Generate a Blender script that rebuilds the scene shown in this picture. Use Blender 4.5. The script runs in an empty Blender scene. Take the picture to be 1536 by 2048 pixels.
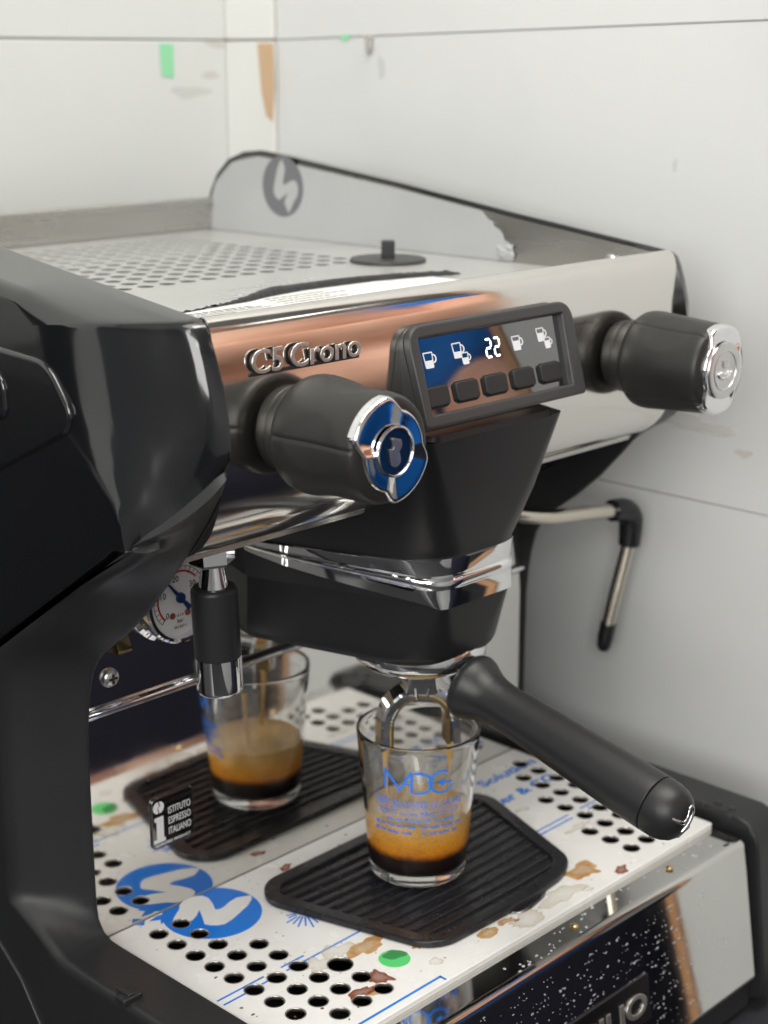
import bpy, bmesh, math, random
from mathutils import Vector, Matrix
from mathutils.geometry import tessellate_polygon
random.seed(4)
S = 0.001                       # everything below is written in millimetres
sc = bpy.context.scene
COL = sc.collection
PI = math.pi
rad = math.radians

# ------------------------------------------------------------------ camera
cd = bpy.data.cameras.new('camera'); cam = bpy.data.objects.new('camera', cd); COL.objects.link(cam)
sc.camera = cam
CP = Vector((-416.8, -595.1, 421.8)); pit, yaw = rad(15.80), rad(45.993)
fw = Vector((math.sin(yaw)*math.cos(pit), math.cos(yaw)*math.cos(pit), -math.sin(pit)))
rt = Vector((math.cos(yaw), -math.sin(yaw), 0)); up = rt.cross(fw)
M = Matrix((rt, up, -fw)).transposed().to_4x4(); M.translation = CP*S
cam.matrix_world = M
cd.sensor_fit = 'VERTICAL'; cd.sensor_height = 36; cd.lens = 3221.7/2048*36
cd.clip_start = 0.02; cd.clip_end = 60
cd.dof.use_dof = True; cd.dof.focus_distance = 0.715; cd.dof.aperture_fstop = 9.0

# ------------------------------------------------------------------ world, lamps, exposure
w = bpy.data.worlds.new('World'); sc.world = w; w.use_nodes = True
w.node_tree.nodes['Background'].inputs[0].default_value = (0.80, 0.86, 0.95, 1)
w.node_tree.nodes['Background'].inputs[1].default_value = 0.25
def area(name, loc, aim, sx, sy, power, color):
    l = bpy.data.lights.new(name, 'AREA'); l.shape = 'RECTANGLE'; l.size = sx*S; l.size_y = sy*S
    l.energy = power; l.color = color
    o = bpy.data.objects.new(name, l); COL.objects.link(o); o.location = Vector(loc)*S
    o.rotation_euler = (Vector(aim)-Vector(loc)).to_track_quat('-Z', 'Y').to_euler()
    return o
area('window_light', (-1900, -1300, 1000), (150, 0, 150), 1700, 1300, 44, (1.0, 0.985, 0.96))
area('ceiling_lamp_light', (-150, -350, 1480), (-150, -349, 0), 1300, 700, 9, (1.0, 0.96, 0.88))
area('ceiling_lamp_light', (380, -520, 1480), (380, -519, 0), 1100, 400, 11, (1.0, 0.96, 0.90))  # added overhead lamp, placed to brighten the person seen in the reflections
sc.view_settings.view_transform = 'Standard'; sc.view_settings.look = 'None'
sc.view_settings.exposure = 0.0; sc.view_settings.gamma = 1.0
sc.render.engine = 'CYCLES'
cy = sc.cycles
cy.max_bounces = 14; cy.transmission_bounces = 12; cy.glossy_bounces = 8; cy.diffuse_bounces = 4; cy.transparent_max_bounces = 12
cy.caustics_refractive = True; cy.caustics_reflective = True; cy.blur_glossy = 0.6
cy.sample_clamp_indirect = 4.0; cy.use_denoising = True

# ------------------------------------------------------------------ materials
def mat(name, col, rough=0.5, metal=0.0, noise=None, bump=None, rnoise=None, coat=0.0, trans=0.0, ior=1.45, emit=0.0, spec=0.5, aniso=None):
    m = bpy.data.materials.new(name); m.use_nodes = True
    nt = m.node_tree; N = nt.nodes; L = nt.links; b = N['Principled BSDF']
    b.inputs['Base Color'].default_value = (*col, 1); b.inputs['Roughness'].default_value = rough
    b.inputs['Metallic'].default_value = metal; b.inputs['Coat Weight'].default_value = coat
    b.inputs['Coat Roughness'].default_value = 0.05
    b.inputs['Transmission Weight'].default_value = trans; b.inputs['IOR'].default_value = ior
    b.inputs['Specular IOR Level'].default_value = spec
    if emit:
        b.inputs['Emission Color'].default_value = (*col, 1); b.inputs['Emission Strength'].default_value = emit
    tc = N.new('ShaderNodeTexCoord')
    def nz(scale, detail=4, stretch=None, rough_=0.55):
        n = N.new('ShaderNodeTexNoise'); n.inputs['Scale'].default_value = scale; n.inputs['Detail'].default_value = detail
        n.inputs['Roughness'].default_value = rough_
        if stretch:
            mp = N.new('ShaderNodeMapping'); mp.inputs['Scale'].default_value = stretch
            L.new(tc.outputs['Object'], mp.inputs[0]); L.new(mp.outputs[0], n.inputs['Vector'])
        else:
            L.new(tc.outputs['Object'], n.inputs['Vector'])
        return n
    if noise:                                     # (scale, other colour, low, high)
        n = nz(noise[0]); mr = N.new('ShaderNodeMapRange'); mr.inputs[1].default_value = noise[2]; mr.inputs[2].default_value = noise[3]
        mx = N.new('ShaderNodeMix'); mx.data_type = 'RGBA'
        mx.inputs[6].default_value = (*col, 1); mx.inputs[7].default_value = (*noise[1], 1)
        L.new(n.outputs[0], mr.inputs[0]); L.new(mr.outputs[0], mx.inputs[0]); L.new(mx.outputs[2], b.inputs['Base Color'])
    if rnoise:                                    # (scale, rough low, rough high[, stretch])
        n = nz(rnoise[0], 6, rnoise[3] if len(rnoise) > 3 else None); mr = N.new('ShaderNodeMapRange')
        mr.inputs[1].default_value = 0.38; mr.inputs[2].default_value = 0.72
        mr.inputs[3].default_value = rnoise[1]; mr.inputs[4].default_value = rnoise[2]
        L.new(n.outputs[0], mr.inputs[0]); L.new(mr.outputs[0], b.inputs['Roughness'])
    if bump:                                      # (scale, strength[, stretch])
        n = nz(bump[0], 3, bump[2] if len(bump) > 2 else None); bp = N.new('ShaderNodeBump')
        bp.inputs['Strength'].default_value = bump[1]; bp.inputs['Distance'].default_value = 0.0004
        L.new(n.outputs[0], bp.inputs['Height']); L.new(bp.outputs[0], b.inputs['Normal'])
    return m
mt = {}
mt['wall'] = mat('white_wall_paint', (0.69, 0.71, 0.695), 0.45, noise=(5, (0.63, 0.65, 0.635), 0.42, 0.75), bump=(60, 0.08))
mt['wall_side'] = mat('white_panel_paint', (0.72, 0.73, 0.725), 0.42, noise=(4, (0.645, 0.655, 0.65), 0.42, 0.75), bump=(60, 0.08))
for k_, c_, al in (('scufforange', (.62, .38, .24), .16), ('scuffgrey', (.42, .42, .39), .13), ('scuffpale', (.82, .78, .72), .3)):
    mt[k_] = mat('wall_'+k_, c_, .5); mt[k_].node_tree.nodes['Principled BSDF'].inputs['Alpha'].default_value = al
mt['wood'] = mat('tan_wood_edge', (0.62, 0.34, 0.17), 0.5, noise=(30, (0.50, 0.26, 0.12), 0.4, 0.7))
mt['post'] = mat('white_post_paint', (0.80, 0.80, 0.77), 0.4)
mt['gap'] = mat('panel_gap', (0.60, 0.59, 0.55), 0.8)
mt['counter'] = mat('dark_counter', (0.035, 0.035, 0.04), 0.35, bump=(300, 0.2))
mt['floor'] = mat('floor_tile', (0.05, 0.05, 0.055), 0.5, noise=(3, (0.035, 0.035, 0.04), 0.4, 0.7))
mt['ceiling'] = mat('ceiling_paint', (0.7, 0.7, 0.68), 0.6)
mt['steel'] = mat('polished_steel', (0.76, 0.735, 0.70), 0.11, 1.0, rnoise=(35, 0.08, 0.17, (0.6, 2, 3)), bump=(9, 0.06))
mt['mirror'] = mat('mirror_steel', (0.72, 0.71, 0.68), 0.04, 1.0, rnoise=(40, 0.03, 0.09))
mt['liner'] = mat('liner_steel', (0.44, 0.43, 0.405), 0.24, 1.0, rnoise=(20, 0.2, 0.34, (.5, .5, 4)))
mt['plate'] = mat('dark_name_plate', (0.10, 0.10, 0.105), 0.3, 1.0)
mt['brushed'] = mat('brushed_steel', (0.60, 0.585, 0.55), 0.28, 1.0, rnoise=(22, 0.24, 0.34, (.5, 2, 5)))
mt['chrome'] = mat('chrome', (0.84, 0.84, 0.85), 0.025, 1.0)
mt['satin'] = mat('satin_chrome', (0.68, 0.68, 0.68), 0.28, 1.0)
mt['satinbright'] = mat('bright_letter_chrome', (0.92, 0.88, 0.82), 0.34, 1.0)
mt['steeldark'] = mat('steel_dark_core', (0.025, 0.025, 0.028), 0.5)
mt['matte'] = mat('matte_black_plastic', (0.019, 0.0195, 0.021), 0.40, bump=(1400, 0.2), rnoise=(25, 0.34, 0.44), spec=0.5)
mt['group'] = mat('matte_black_cover', (0.013, 0.013, 0.0145), 0.34, bump=(1500, 0.18))
mt['gloss'] = mat('glossy_black_shell', (0.008, 0.0085, 0.010), 0.14, coat=0.6, rnoise=(18, 0.10, 0.19), bump=(10, 0.03), spec=0.9)
mt['knob'] = mat('soft_black_knob', (0.024, 0.0235, 0.0225), 0.40, bump=(1600, 0.2))
mt['rubber'] = mat('black_rubber', (0.014, 0.014, 0.017), 0.32, rnoise=(40, 0.20, 0.40))
mt['bezel'] = mat('charcoal_bezel_plastic', (0.044, 0.044, 0.045), 0.36, bump=(900, 0.1))
mt['screen'] = mat('black_display_glass', (0.004, 0.004, 0.005), 0.02, ior=2.3, coat=1.0)
mt['button'] = mat('dark_rubber_button', (0.020, 0.020, 0.021), 0.5)
mt['icon'] = mat('lit_icon', (0.66, 0.66, 0.70), 0.5, emit=0.2)
mt['digit'] = mat('lit_digit', (1.0, 0.97, 0.92), 0.5, emit=2.6)
mt['film'] = mat('white_protective_film', (0.80, 0.80, 0.785), 0.22, noise=(45, (0.745, 0.74, 0.72), 0.5, 0.8), rnoise=(50, 0.16, 0.34), bump=(60, 0.08))
mt['topfilm'] = mat('cup_tray_film', (0.46, 0.465, 0.455), 0.26, noise=(14, (0.41, 0.415, 0.405), 0.4, 0.7), bump=(25, 0.1))
mt['railfilm'] = mat('rail_film', (0.47, 0.48, 0.485), 0.26, noise=(8, (0.42, 0.43, 0.435), 0.4, 0.7), bump=(25, 0.12))
mt['blue'] = mat('blue_print', (0.005, 0.19, 0.74), 0.25)
mt['greyprint'] = mat('grey_print', (0.17, 0.175, 0.19), 0.35)
mt['faintprint'] = mat('faint_grey_print', (0.50, 0.51, 0.51), 0.35)
mt['whiteprint'] = mat('white_print', (0.80, 0.80, 0.79), 0.25)
mt['label'] = mat('paper_label', (0.82, 0.82, 0.80), 0.5)
mt['ink'] = mat('black_ink', (0.02, 0.02, 0.02), 0.5)
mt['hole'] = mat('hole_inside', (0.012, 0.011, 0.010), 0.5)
mt['tophole'] = mat('cup_tray_inside', (0.05, 0.035, 0.025), 0.6)  # shade inside the perforation, put into this dark colour
mt['green'] = mat('green_sticker', (0.09, 0.62, 0.17), 0.35)
mt['greenwet'] = mat('green_sticker_wet', (0.035, 0.26, 0.075), 0.15)
mt['greentape'] = mat('green_tape', (0.30, 0.72, 0.42), 0.5)
mt['browntape'] = mat('brown_tape', (0.62, 0.42, 0.26), 0.5)
mt['blacktape'] = mat('black_torn_tape', (0.018, 0.018, 0.020), 0.28, bump=(120, 0.6))
mt['rubberdisc'] = mat('dark_disc', (0.055, 0.055, 0.055), 0.42)
mt['amber'] = mat('amber_coffee_stain', (0.50, 0.235, 0.05), 0.10, noise=(190, (0.62, 0.40, 0.16), 0.4, 0.65))
mt['rust'] = mat('brown_coffee_stain', (0.30, 0.075, 0.018), 0.12, noise=(200, (0.22, 0.045, 0.012), 0.4, 0.7))
mt['speck'] = mat('brown_speck', (0.16, 0.07, 0.03), 0.3)
mt['pale'] = mat('pale_coffee_stain', (0.66, 0.58, 0.42), 0.16, noise=(120, (0.72, 0.68, 0.58), 0.4, 0.65))
mt['stream'] = mat('coffee_stream', (0.80, 0.46, 0.10), 0.12, spec=0.6, noise=(200, (0.75, 0.52, 0.22), 0.4, 0.7))
mt['drop'] = mat('dried_milky_drop', (0.46, 0.46, 0.50), 0.25)
mt['water'] = mat('water_drop', (1, 1, 1), 0.02, trans=1.0, ior=1.33)
mt['dial'] = mat('gauge_dial', (0.92, 0.92, 0.92), 0.4)
mt['red'] = mat('red_ink', (0.55, 0.03, 0.03), 0.5)
mt['navy'] = mat('navy_needle', (0.01, 0.05, 0.16), 0.35)
mt['copper'] = mat('copper_rivet', (0.6, 0.25, 0.13), 0.35, 0.8)
mt['brass'] = mat('brass_wet', (0.62, 0.47, 0.24), 0.16, 1.0)
mt['pipe'] = mat('steam_pipe', (0.70, 0.65, 0.56), 0.2, 1.0)
mt['glassprint'] = mat('blue_glass_print', (0.015, 0.22, 0.90), 0.4)
mt['skin'] = mat('skin', (0.80, 0.48, 0.36), 0.5, noise=(14, (0.66, 0.34, 0.23), 0.4, 0.7))
mt['shirt'] = mat('blue_shirt', (0.010, 0.20, 0.72), 0.8)
mt['trouser'] = mat('navy_trousers', (0.018, 0.019, 0.036), 0.85)
mt['bib'] = mat('tan_bib_cloth', (0.62, 0.33, 0.23), 0.7, noise=(9, (0.84, 0.56, 0.43), 0.4, 0.65))  # colour of an added bib that tints the steel's reflection copper
mt['hair'] = mat('black_hair', (0.012, 0.010, 0.009), 0.5)
mt['lamp'] = mat('lamp_diffuser', (1.0, 0.97, 0.92), 0.5, emit=4.0)
for k_, a0_, a1_ in (('amber', .50, .92), ('rust', .55, .92), ('pale', .16, .42)):   # thin in the middle, thick at the drying rim
    nt = mt[k_].node_tree; at_n = nt.nodes.new('ShaderNodeAttribute'); at_n.attribute_name = 'rim'
    mr_ = nt.nodes.new('ShaderNodeMapRange'); mr_.inputs[3].default_value = a0_; mr_.inputs[4].default_value = a1_
    nt.links.new(at_n.outputs['Fac'], mr_.inputs[0]); nt.links.new(mr_.outputs[0], nt.nodes['Principled BSDF'].inputs['Alpha'])
tg = bpy.data.materials.new('thin_glass'); tg.use_nodes = True; mt['thinglass'] = tg
nt = tg.node_tree; nt.nodes.remove(nt.nodes['Principled BSDF']); mx = nt.nodes.new('ShaderNodeMixShader'); fr = nt.nodes.new('ShaderNodeFresnel'); fr.inputs[0].default_value = 1.3
gl = nt.nodes.new('ShaderNodeBsdfGlossy'); gl.inputs['Roughness'].default_value = 0.02; tr = nt.nodes.new('ShaderNodeBsdfTransparent')
nt.links.new(fr.outputs[0], mx.inputs[0]); nt.links.new(tr.outputs[0], mx.inputs[1]); nt.links.new(gl.outputs[0], mx.inputs[2]); nt.links.new(mx.outputs[0], nt.nodes['Material Output'].inputs[0])
# drinking glass
g = bpy.data.materials.new('clear_glass'); g.use_nodes = True; mt['glass'] = g
b = g.node_tree.nodes['Principled BSDF']; b.inputs['Base Color'].default_value = (0.985, 0.99, 0.985, 1)
b.inputs['Transmission Weight'].default_value = 1; b.inputs['Roughness'].default_value = 0.0; b.inputs['IOR'].default_value = 1.47
# layered espresso: dark at the bottom, orange above, pale crema at the top (a real layering of the drink)
m = bpy.data.materials.new('layered_espresso'); m.use_nodes = True; mt['espresso'] = m
nt = m.node_tree; b = nt.nodes['Principled BSDF']; b.inputs['Roughness'].default_value = 0.35
tc = nt.nodes.new('ShaderNodeTexCoord'); sx = nt.nodes.new('ShaderNodeSeparateXYZ'); nt.links.new(tc.outputs['Object'], sx.inputs[0])
nz = nt.nodes.new('ShaderNodeTexNoise'); nz.inputs['Scale'].default_value = 160; nz.inputs['Detail'].default_value = 6; nz.inputs['Roughness'].default_value = .7; nt.links.new(tc.outputs['Object'], nz.inputs['Vector'])
ma = nt.nodes.new('ShaderNodeMath'); ma.operation = 'MULTIPLY_ADD'; ma.inputs[1].default_value = 0.004; nt.links.new(nz.outputs[0], ma.inputs[0]); nt.links.new(sx.outputs[2], ma.inputs[2])
mr = nt.nodes.new('ShaderNodeMapRange'); mr.inputs[1].default_value = 0.012; mr.inputs[2].default_value = 0.046; nt.links.new(ma.outputs[0], mr.inputs[0])
cr = nt.nodes.new('ShaderNodeValToRGB'); e = cr.color_ramp.elements
e[0].position = 0.0; e[0].color = (0.012, 0.004, 0.003, 1); e[1].position = 1.0; e[1].color = (0.95, 0.68, 0.38, 1)
for p_, c_ in ((0.25, (0.016, 0.005, 0.003, 1)), (0.30, (0.34, 0.09, 0.006, 1)), (0.37, (0.92, 0.36, 0.015, 1)), (0.52, (0.96, 0.46, 0.045, 1)), (0.74, (0.95, 0.57, 0.16, 1))):
    q = e.new(p_); q.color = c_
nt.links.new(mr.outputs[0], cr.inputs[0]); vo = nt.nodes.new('ShaderNodeTexVoronoi'); vo.inputs['Scale'].default_value = 900; nt.links.new(tc.outputs['Object'], vo.inputs['Vector'])
m2 = nt.nodes.new('ShaderNodeMapRange'); m2.inputs[1].default_value = 0.0; m2.inputs[2].default_value = 0.8; m2.inputs[3].default_value = 1.12; m2.inputs[4].default_value = 0.88; nt.links.new(vo.outputs['Distance'], m2.inputs[0])
n3 = nt.nodes.new('ShaderNodeTexNoise'); n3.inputs['Scale'].default_value = 60; n3.inputs['Detail'].default_value = 5; nt.links.new(tc.outputs['Object'], n3.inputs['Vector'])
m3 = nt.nodes.new('ShaderNodeMapRange'); m3.inputs[1].default_value = .35; m3.inputs[2].default_value = .68; m3.inputs[3].default_value = .86; m3.inputs[4].default_value = 1.15; nt.links.new(n3.outputs[0], m3.inputs[0])
mm = nt.nodes.new('ShaderNodeMath'); mm.operation = 'MULTIPLY'; nt.links.new(m2.outputs[0], mm.inputs[0]); nt.links.new(m3.outputs[0], mm.inputs[1])
mv = nt.nodes.new('ShaderNodeMix'); mv.data_type = 'RGBA'; mv.blend_type = 'MULTIPLY'; mv.inputs[0].default_value = 1.0
nt.links.new(cr.outputs[0], mv.inputs[6]); nt.links.new(mm.outputs[0], mv.inputs[7]); nt.links.new(mv.outputs[2], b.inputs['Base Color'])

# ------------------------------------------------------------------ builders
BASE = {}
def base_of(o):
    while o.parent: o = o.parent
    return BASE.get(o.name, Vector((0, 0, 0)))
def finish(me, ang=38):
    bm = bmesh.new(); bm.from_mesh(me)
    for f in bm.faces: f.smooth = True
    lim = rad(ang)
    for e_ in bm.edges:
        if len(e_.link_faces) == 2:
            e_.smooth = e_.calc_face_angle(0) < lim
    bm.to_mesh(me); bm.free()
def mesh(name, geo, m, parent=None, ang=38, kind=None, label=None, fix=True):
    vs, fs = geo
    off = base_of(parent) if parent else Vector((0, 0, 0))
    me = bpy.data.meshes.new(name)
    me.from_pydata([((v[0]-off.x)*S, (v[1]-off.y)*S, (v[2]-off.z)*S) for v in vs], [], [list(f) for f in fs])
    me.validate(); me.update()
    if fix:
        bm = bmesh.new(); bm.from_mesh(me); bmesh.ops.remove_doubles(bm, verts=bm.verts, dist=2e-6)
        bmesh.ops.recalc_face_normals(bm, faces=bm.faces); bm.to_mesh(me); bm.free()
    finish(me, ang)
    me.materials.append(mt[m])
    o = bpy.data.objects.new(name, me); COL.objects.link(o)
    wn = o.modifiers.new('normals', 'WEIGHTED_NORMAL'); wn.mode = 'FACE_AREA_WITH_ANGLE'; wn.weight = 80; wn.keep_sharp = True
    if parent: o.parent = parent
    if kind: o['kind'] = kind
    if label: o['label'] = label
    return o
def thing(name, label, cat, loc, group=None):
    o = bpy.data.objects.new(name, None); COL.objects.link(o); o.location = Vector(loc)*S
    o.empty_display_size = 0.02
    BASE[o.name] = Vector(loc); o['label'] = label; o['category'] = cat
    if group: o['group'] = group
    return o
def solo(name, geo, m, label, cat, loc, group=None, ang=38):
    o = mesh(name, ([(v[0]-loc[0], v[1]-loc[1], v[2]-loc[2]) for v in geo[0]], geo[1]), m, None, ang)
    o.location = Vector(loc)*S; BASE[o.name] = Vector(loc); o['label'] = label; o['category'] = cat
    if group: o['group'] = group
    return o
def struct(name, geo, m, ang=38):
    return mesh(name, geo, m, None, ang, 'structure')
def join(*gs):
    V, F = [], []
    for v, f in gs:
        n = len(V); V += list(v); F += [[i+n for i in q] for q in f]
    return V, F
def box(x0, x1, y0, y1, z0, z1, bev=0.0):
    if bev <= 0:
        v = [(x, y, z) for x in (x0, x1) for y in (y0, y1) for z in (z0, z1)]
        return v, [(0, 1, 3, 2), (4, 6, 7, 5), (0, 4, 5, 1), (2, 3, 7, 6), (0, 2, 6, 4), (1, 5, 7, 3)]
    bm = bmesh.new(); bmesh.ops.create_cube(bm, size=1)
    for v in bm.verts: v.co = Vector(((x0+x1)/2+v.co.x*(x1-x0), (y0+y1)/2+v.co.y*(y1-y0), (z0+z1)/2+v.co.z*(z1-z0)))
    bmesh.ops.bevel(bm, geom=bm.edges[:], offset=bev, segments=3, affect='EDGES', profile=0.5)
    r = [tuple(v.co) for v in bm.verts], [[v.index for v in f.verts] for f in bm.faces]
    bm.free(); return r
def frame(axis):
    a = Vector(axis).normalized(); t = Vector((0, 0, 1)) if abs(a.z) < 0.9 else Vector((1, 0, 0))
    u = t.cross(a).normalized(); return u, a.cross(u), a
def lathe(prof, c=(0, 0, 0), axis=(0, 0, 1), n=48, rfun=None, closed=False, caps=True):
    u, v, a = frame(axis); c = Vector(c); V, F = [], []
    for (r, h) in prof:
        for i in range(n):
            th = 2*PI*i/n; rr = rfun(r, h, th) if rfun else r
            V.append(tuple(c+a*h+(u*math.cos(th)+v*math.sin(th))*rr))
    k = len(prof)
    for j in range(k-1):
        for i in range(n):
            F.append((j*n+i, j*n+(i+1) % n, (j+1)*n+(i+1) % n, (j+1)*n+i))
    if closed:
        for i in range(n): F.append(((k-1)*n+i, (k-1)*n+(i+1) % n, (i+1) % n, i))
    elif caps:
        if prof[0][0] > 0.01: F.append([i for i in range(n)][::-1])
        if prof[-1][0] > 0.01: F.append([(k-1)*n+i for i in range(n)])
    return V, F
def tube(pts, r, n=16, caps=True):
    pts = [Vector(p) for p in pts]; V, F = [], []
    rs = r if isinstance(r, (list, tuple)) else [r]*len(pts)
    prev = None
    for k, p in enumerate(pts):
        d = (pts[min(k+1, len(pts)-1)]-pts[max(k-1, 0)]).normalized()
        if prev is None: u = d.orthogonal().normalized()
        else: u = (prev-d*prev.dot(d)).normalized()
        prev = u; v = d.cross(u)
        for i in range(n):
            th = 2*PI*i/n; V.append(tuple(p+(u*math.cos(th)+v*math.sin(th))*rs[k]))
    for k in range(len(pts)-1):
        for i in range(n): F.append((k*n+i, k*n+(i+1) % n, (k+1)*n+(i+1) % n, (k+1)*n+i))
    if caps: F.append([i for i in range(n)][::-1]); F.append([(len(pts)-1)*n+i for i in range(n)])
    return V, F
def smooth_path(pts, k=6):
    out = []; P = [Vector(p) for p in pts]
    for i in range(len(P)-1):
        p0 = P[max(i-1, 0)]; p1 = P[i]; p2 = P[i+1]; p3 = P[min(i+2, len(P)-1)]
        for j in range(k):
            t = j/k
            out.append(0.5*((2*p1)+(p2-p0)*t+(2*p0-5*p1+4*p2-p3)*t*t+(3*p1-p0-3*p2+p3)*t**3))
    out.append(P[-1]); return out
def sm2(pts, k=5, closed=True):
    n = len(pts); out = []
    for i in range(n if closed else n-1):
        g_ = lambda j: Vector((*pts[j % n], 0)) if closed else Vector((*pts[min(max(j, 0), n-1)], 0))
        p0, p1, p2, p3 = g_(i-1), g_(i), g_(i+1), g_(i+2)
        for j in range(k):
            t = j/k
            q = 0.5*((2*p1)+(p2-p0)*t+(2*p0-5*p1+4*p2-p3)*t*t+(3*p1-p0-3*p2+p3)*t**3)
            out.append((q.x, q.y))
    if not closed: out.append(tuple(pts[-1]))
    return out
def round_poly(pts, r, k=6):
    out = []; n = len(pts)
    for i in range(n):
        p = Vector(pts[i]); a = Vector(pts[i-1])-p; c = Vector(pts[(i+1) % n])-p
        rr = r[i] if isinstance(r, (list, tuple)) else r
        rr = min(rr, a.length*0.48, c.length*0.48)
        if rr < 1e-4: out.append(tuple(p)); continue
        a = p+a.normalized()*rr; c = p+c.normalized()*rr
        for j in range(k+1):
            t = j/k; q = a*(1-t)**2+p*2*t*(1-t)+c*t*t; out.append((q.x, q.y))
    return out
def flat(loops, thick=0.2, bevel=0.0, res=2):
    """outlines with holes -> a thin solid (2D curve filled and extruded), in local a, b, c"""
    cu = bpy.data.curves.new('tmp', 'CURVE'); cu.dimensions = '2D'; cu.fill_mode = 'BOTH'
    cu.extrude = max(thick/2-bevel, 0.0); cu.bevel_depth = bevel; cu.bevel_resolution = res
    if bevel: cu.offset = -bevel
    for lp in loops:
        s = cu.splines.new('POLY'); s.points.add(len(lp)-1); s.use_cyclic_u = True
        for p, q in zip(s.points, lp): p.co = (q[0], q[1], 0, 1)
    return grab(cu)
def grab(cu):
    o = bpy.data.objects.new('tmp', cu); COL.objects.link(o)
    dg = bpy.context.evaluated_depsgraph_get(); dg.update()
    me = bpy.data.meshes.new_from_object(o.evaluated_get(dg))
    r = [tuple(v.co) for v in me.vertices], [list(p.vertices) for p in me.polygons]
    bpy.data.objects.remove(o); bpy.data.curves.remove(cu); bpy.data.meshes.remove(me)
    return r
def text(s, size, thick=0.2, bold=0.0, align='LEFT', width=None, bevel=0.0, space=1.0, yscale=1.0):
    cu = bpy.data.curves.new('tmp', 'FONT'); cu.body = s; cu.size = size; cu.extrude = max(thick/2-bevel, 0); cu.offset = bold
    cu.bevel_depth = bevel; cu.align_x = 'LEFT'; cu.space_character = space; cu.resolution_u = 4
    v, f = grab(cu)
    if not v: return v, f
    x0 = min(p[0] for p in v); x1 = max(p[0] for p in v); k = 1.0
    if width: k = width/(x1-x0)
    dx = {'LEFT': x0, 'CENTER': (x0+x1)/2, 'RIGHT': x1}[align]
    return [((p[0]-dx)*k, p[1]*yscale, p[2]) for p in v], f
def place(geo, o, u, v, n):
    o, u, v, n = Vector(o), Vector(u), Vector(v), Vector(n)
    return [tuple(o+u*p[0]+v*p[1]+n*p[2]) for p in geo[0]], geo[1]
def up_at(geo, z): return [(p[0], p[1], p[2]+z) for p in geo[0]], geo[1]
def circ(cx, cy, r, n=24): return [(cx+r*math.cos(2*PI*i/n), cy+r*math.sin(2*PI*i/n)) for i in range(n)]
def rrect(x0, x1, y0, y1, r, k=5): return round_poly([(x0, y0), (x1, y0), (x1, y1), (x0, y1)], r, k)
def extr_x(prof, x0, x1, cap=True):
    n = len(prof); V = [(x0, p[0], p[1]) for p in prof]+[(x1, p[0], p[1]) for p in prof]
    F = [(i, (i+1) % n, n+(i+1) % n, n+i) for i in range(n)]
    if cap: F += [list(range(n))[::-1], list(range(n, 2*n))]
    return V, F
def inset(poly, d):
    n = len(poly); A = sum(poly[i][0]*poly[(i+1) % n][1]-poly[(i+1) % n][0]*poly[i][1] for i in range(n)); sg = 1 if A > 0 else -1
    out = []
    for i in range(n):
        p = Vector(poly[i]); a = (p-Vector(poly[i-1])); c = (Vector(poly[(i+1) % n])-p)
        if a.length < 1e-6: a = c
        if c.length < 1e-6: c = a
        a.normalize(); c.normalize()
        na = Vector((-a.y, a.x))*sg; nc = Vector((-c.y, c.x))*sg; b_ = (na+nc)
        if b_.length < 1e-4: b_ = na
        b_.normalize(); k = min(1/max(b_.dot(na), 0.45), 1.8)
        dd = d[i] if isinstance(d, (list, tuple)) else d
        q = p+b_*dd*k; out.append((q.x, q.y))
    return out
def rprism(poly, x0, x1, r0=0, r1=0, w1=None, depth1=None, seg=6, fx=lambda x: x):
    """y-z outline extruded from x0 to x1 with rounded edges (r0 at x0, r1 at x1; w1 = inset weights at x1)"""
    s = 1 if x1 > x0 else -1; rings = []
    n = len(poly); W = w1 or [1]*n; d1 = depth1 or r1
    if r0 > 0:
        for j in range(seg):
            t = PI/2*j/seg; rings.append((x0+s*r0*(1-math.sin(t)) if False else x0+s*r0*(1-math.cos(PI/2-t)) if False else x0+s*r0*(1-math.cos(t)) , [r0*(1-math.sin(t))]*n))
    rings.append((x0+s*r0, [0]*n))
    if r1 > 0:
        rings.append((x1-s*d1, [0]*n))
        for j in range(1, seg+1):
            t = PI/2*j/seg; rings.append((x1-s*d1*(1-math.sin(t)), [r1*(1-math.cos(t))*q for q in W]))
    else: rings.append((x1, [0]*n))
    V, F = [], []
    for x, d in rings:
        for p in inset(poly, d) if max(d) > 0 else poly: V.append((fx(x), p[0], p[1]))
    for k in range(len(rings)-1):
        for i in range(n): F.append((k*n+i, k*n+(i+1) % n, (k+1)*n+(i+1) % n, (k+1)*n+i))
    F.append(list(range(n))[::-1]); F.append([(len(rings)-1)*n+i for i in range(n)])
    return V, F
def loft(rings, cap=True):
    n = len(rings[0]); V = [tuple(p) for r in rings for p in r]; F = []
    for k in range(len(rings)-1):
        for i in range(n): F.append((k*n+i, k*n+(i+1) % n, (k+1)*n+(i+1) % n, (k+1)*n+i))
    if cap: F.append(list(range(n))[::-1]); F.append([(len(rings)-1)*n+i for i in range(n)])
    return V, F
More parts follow.
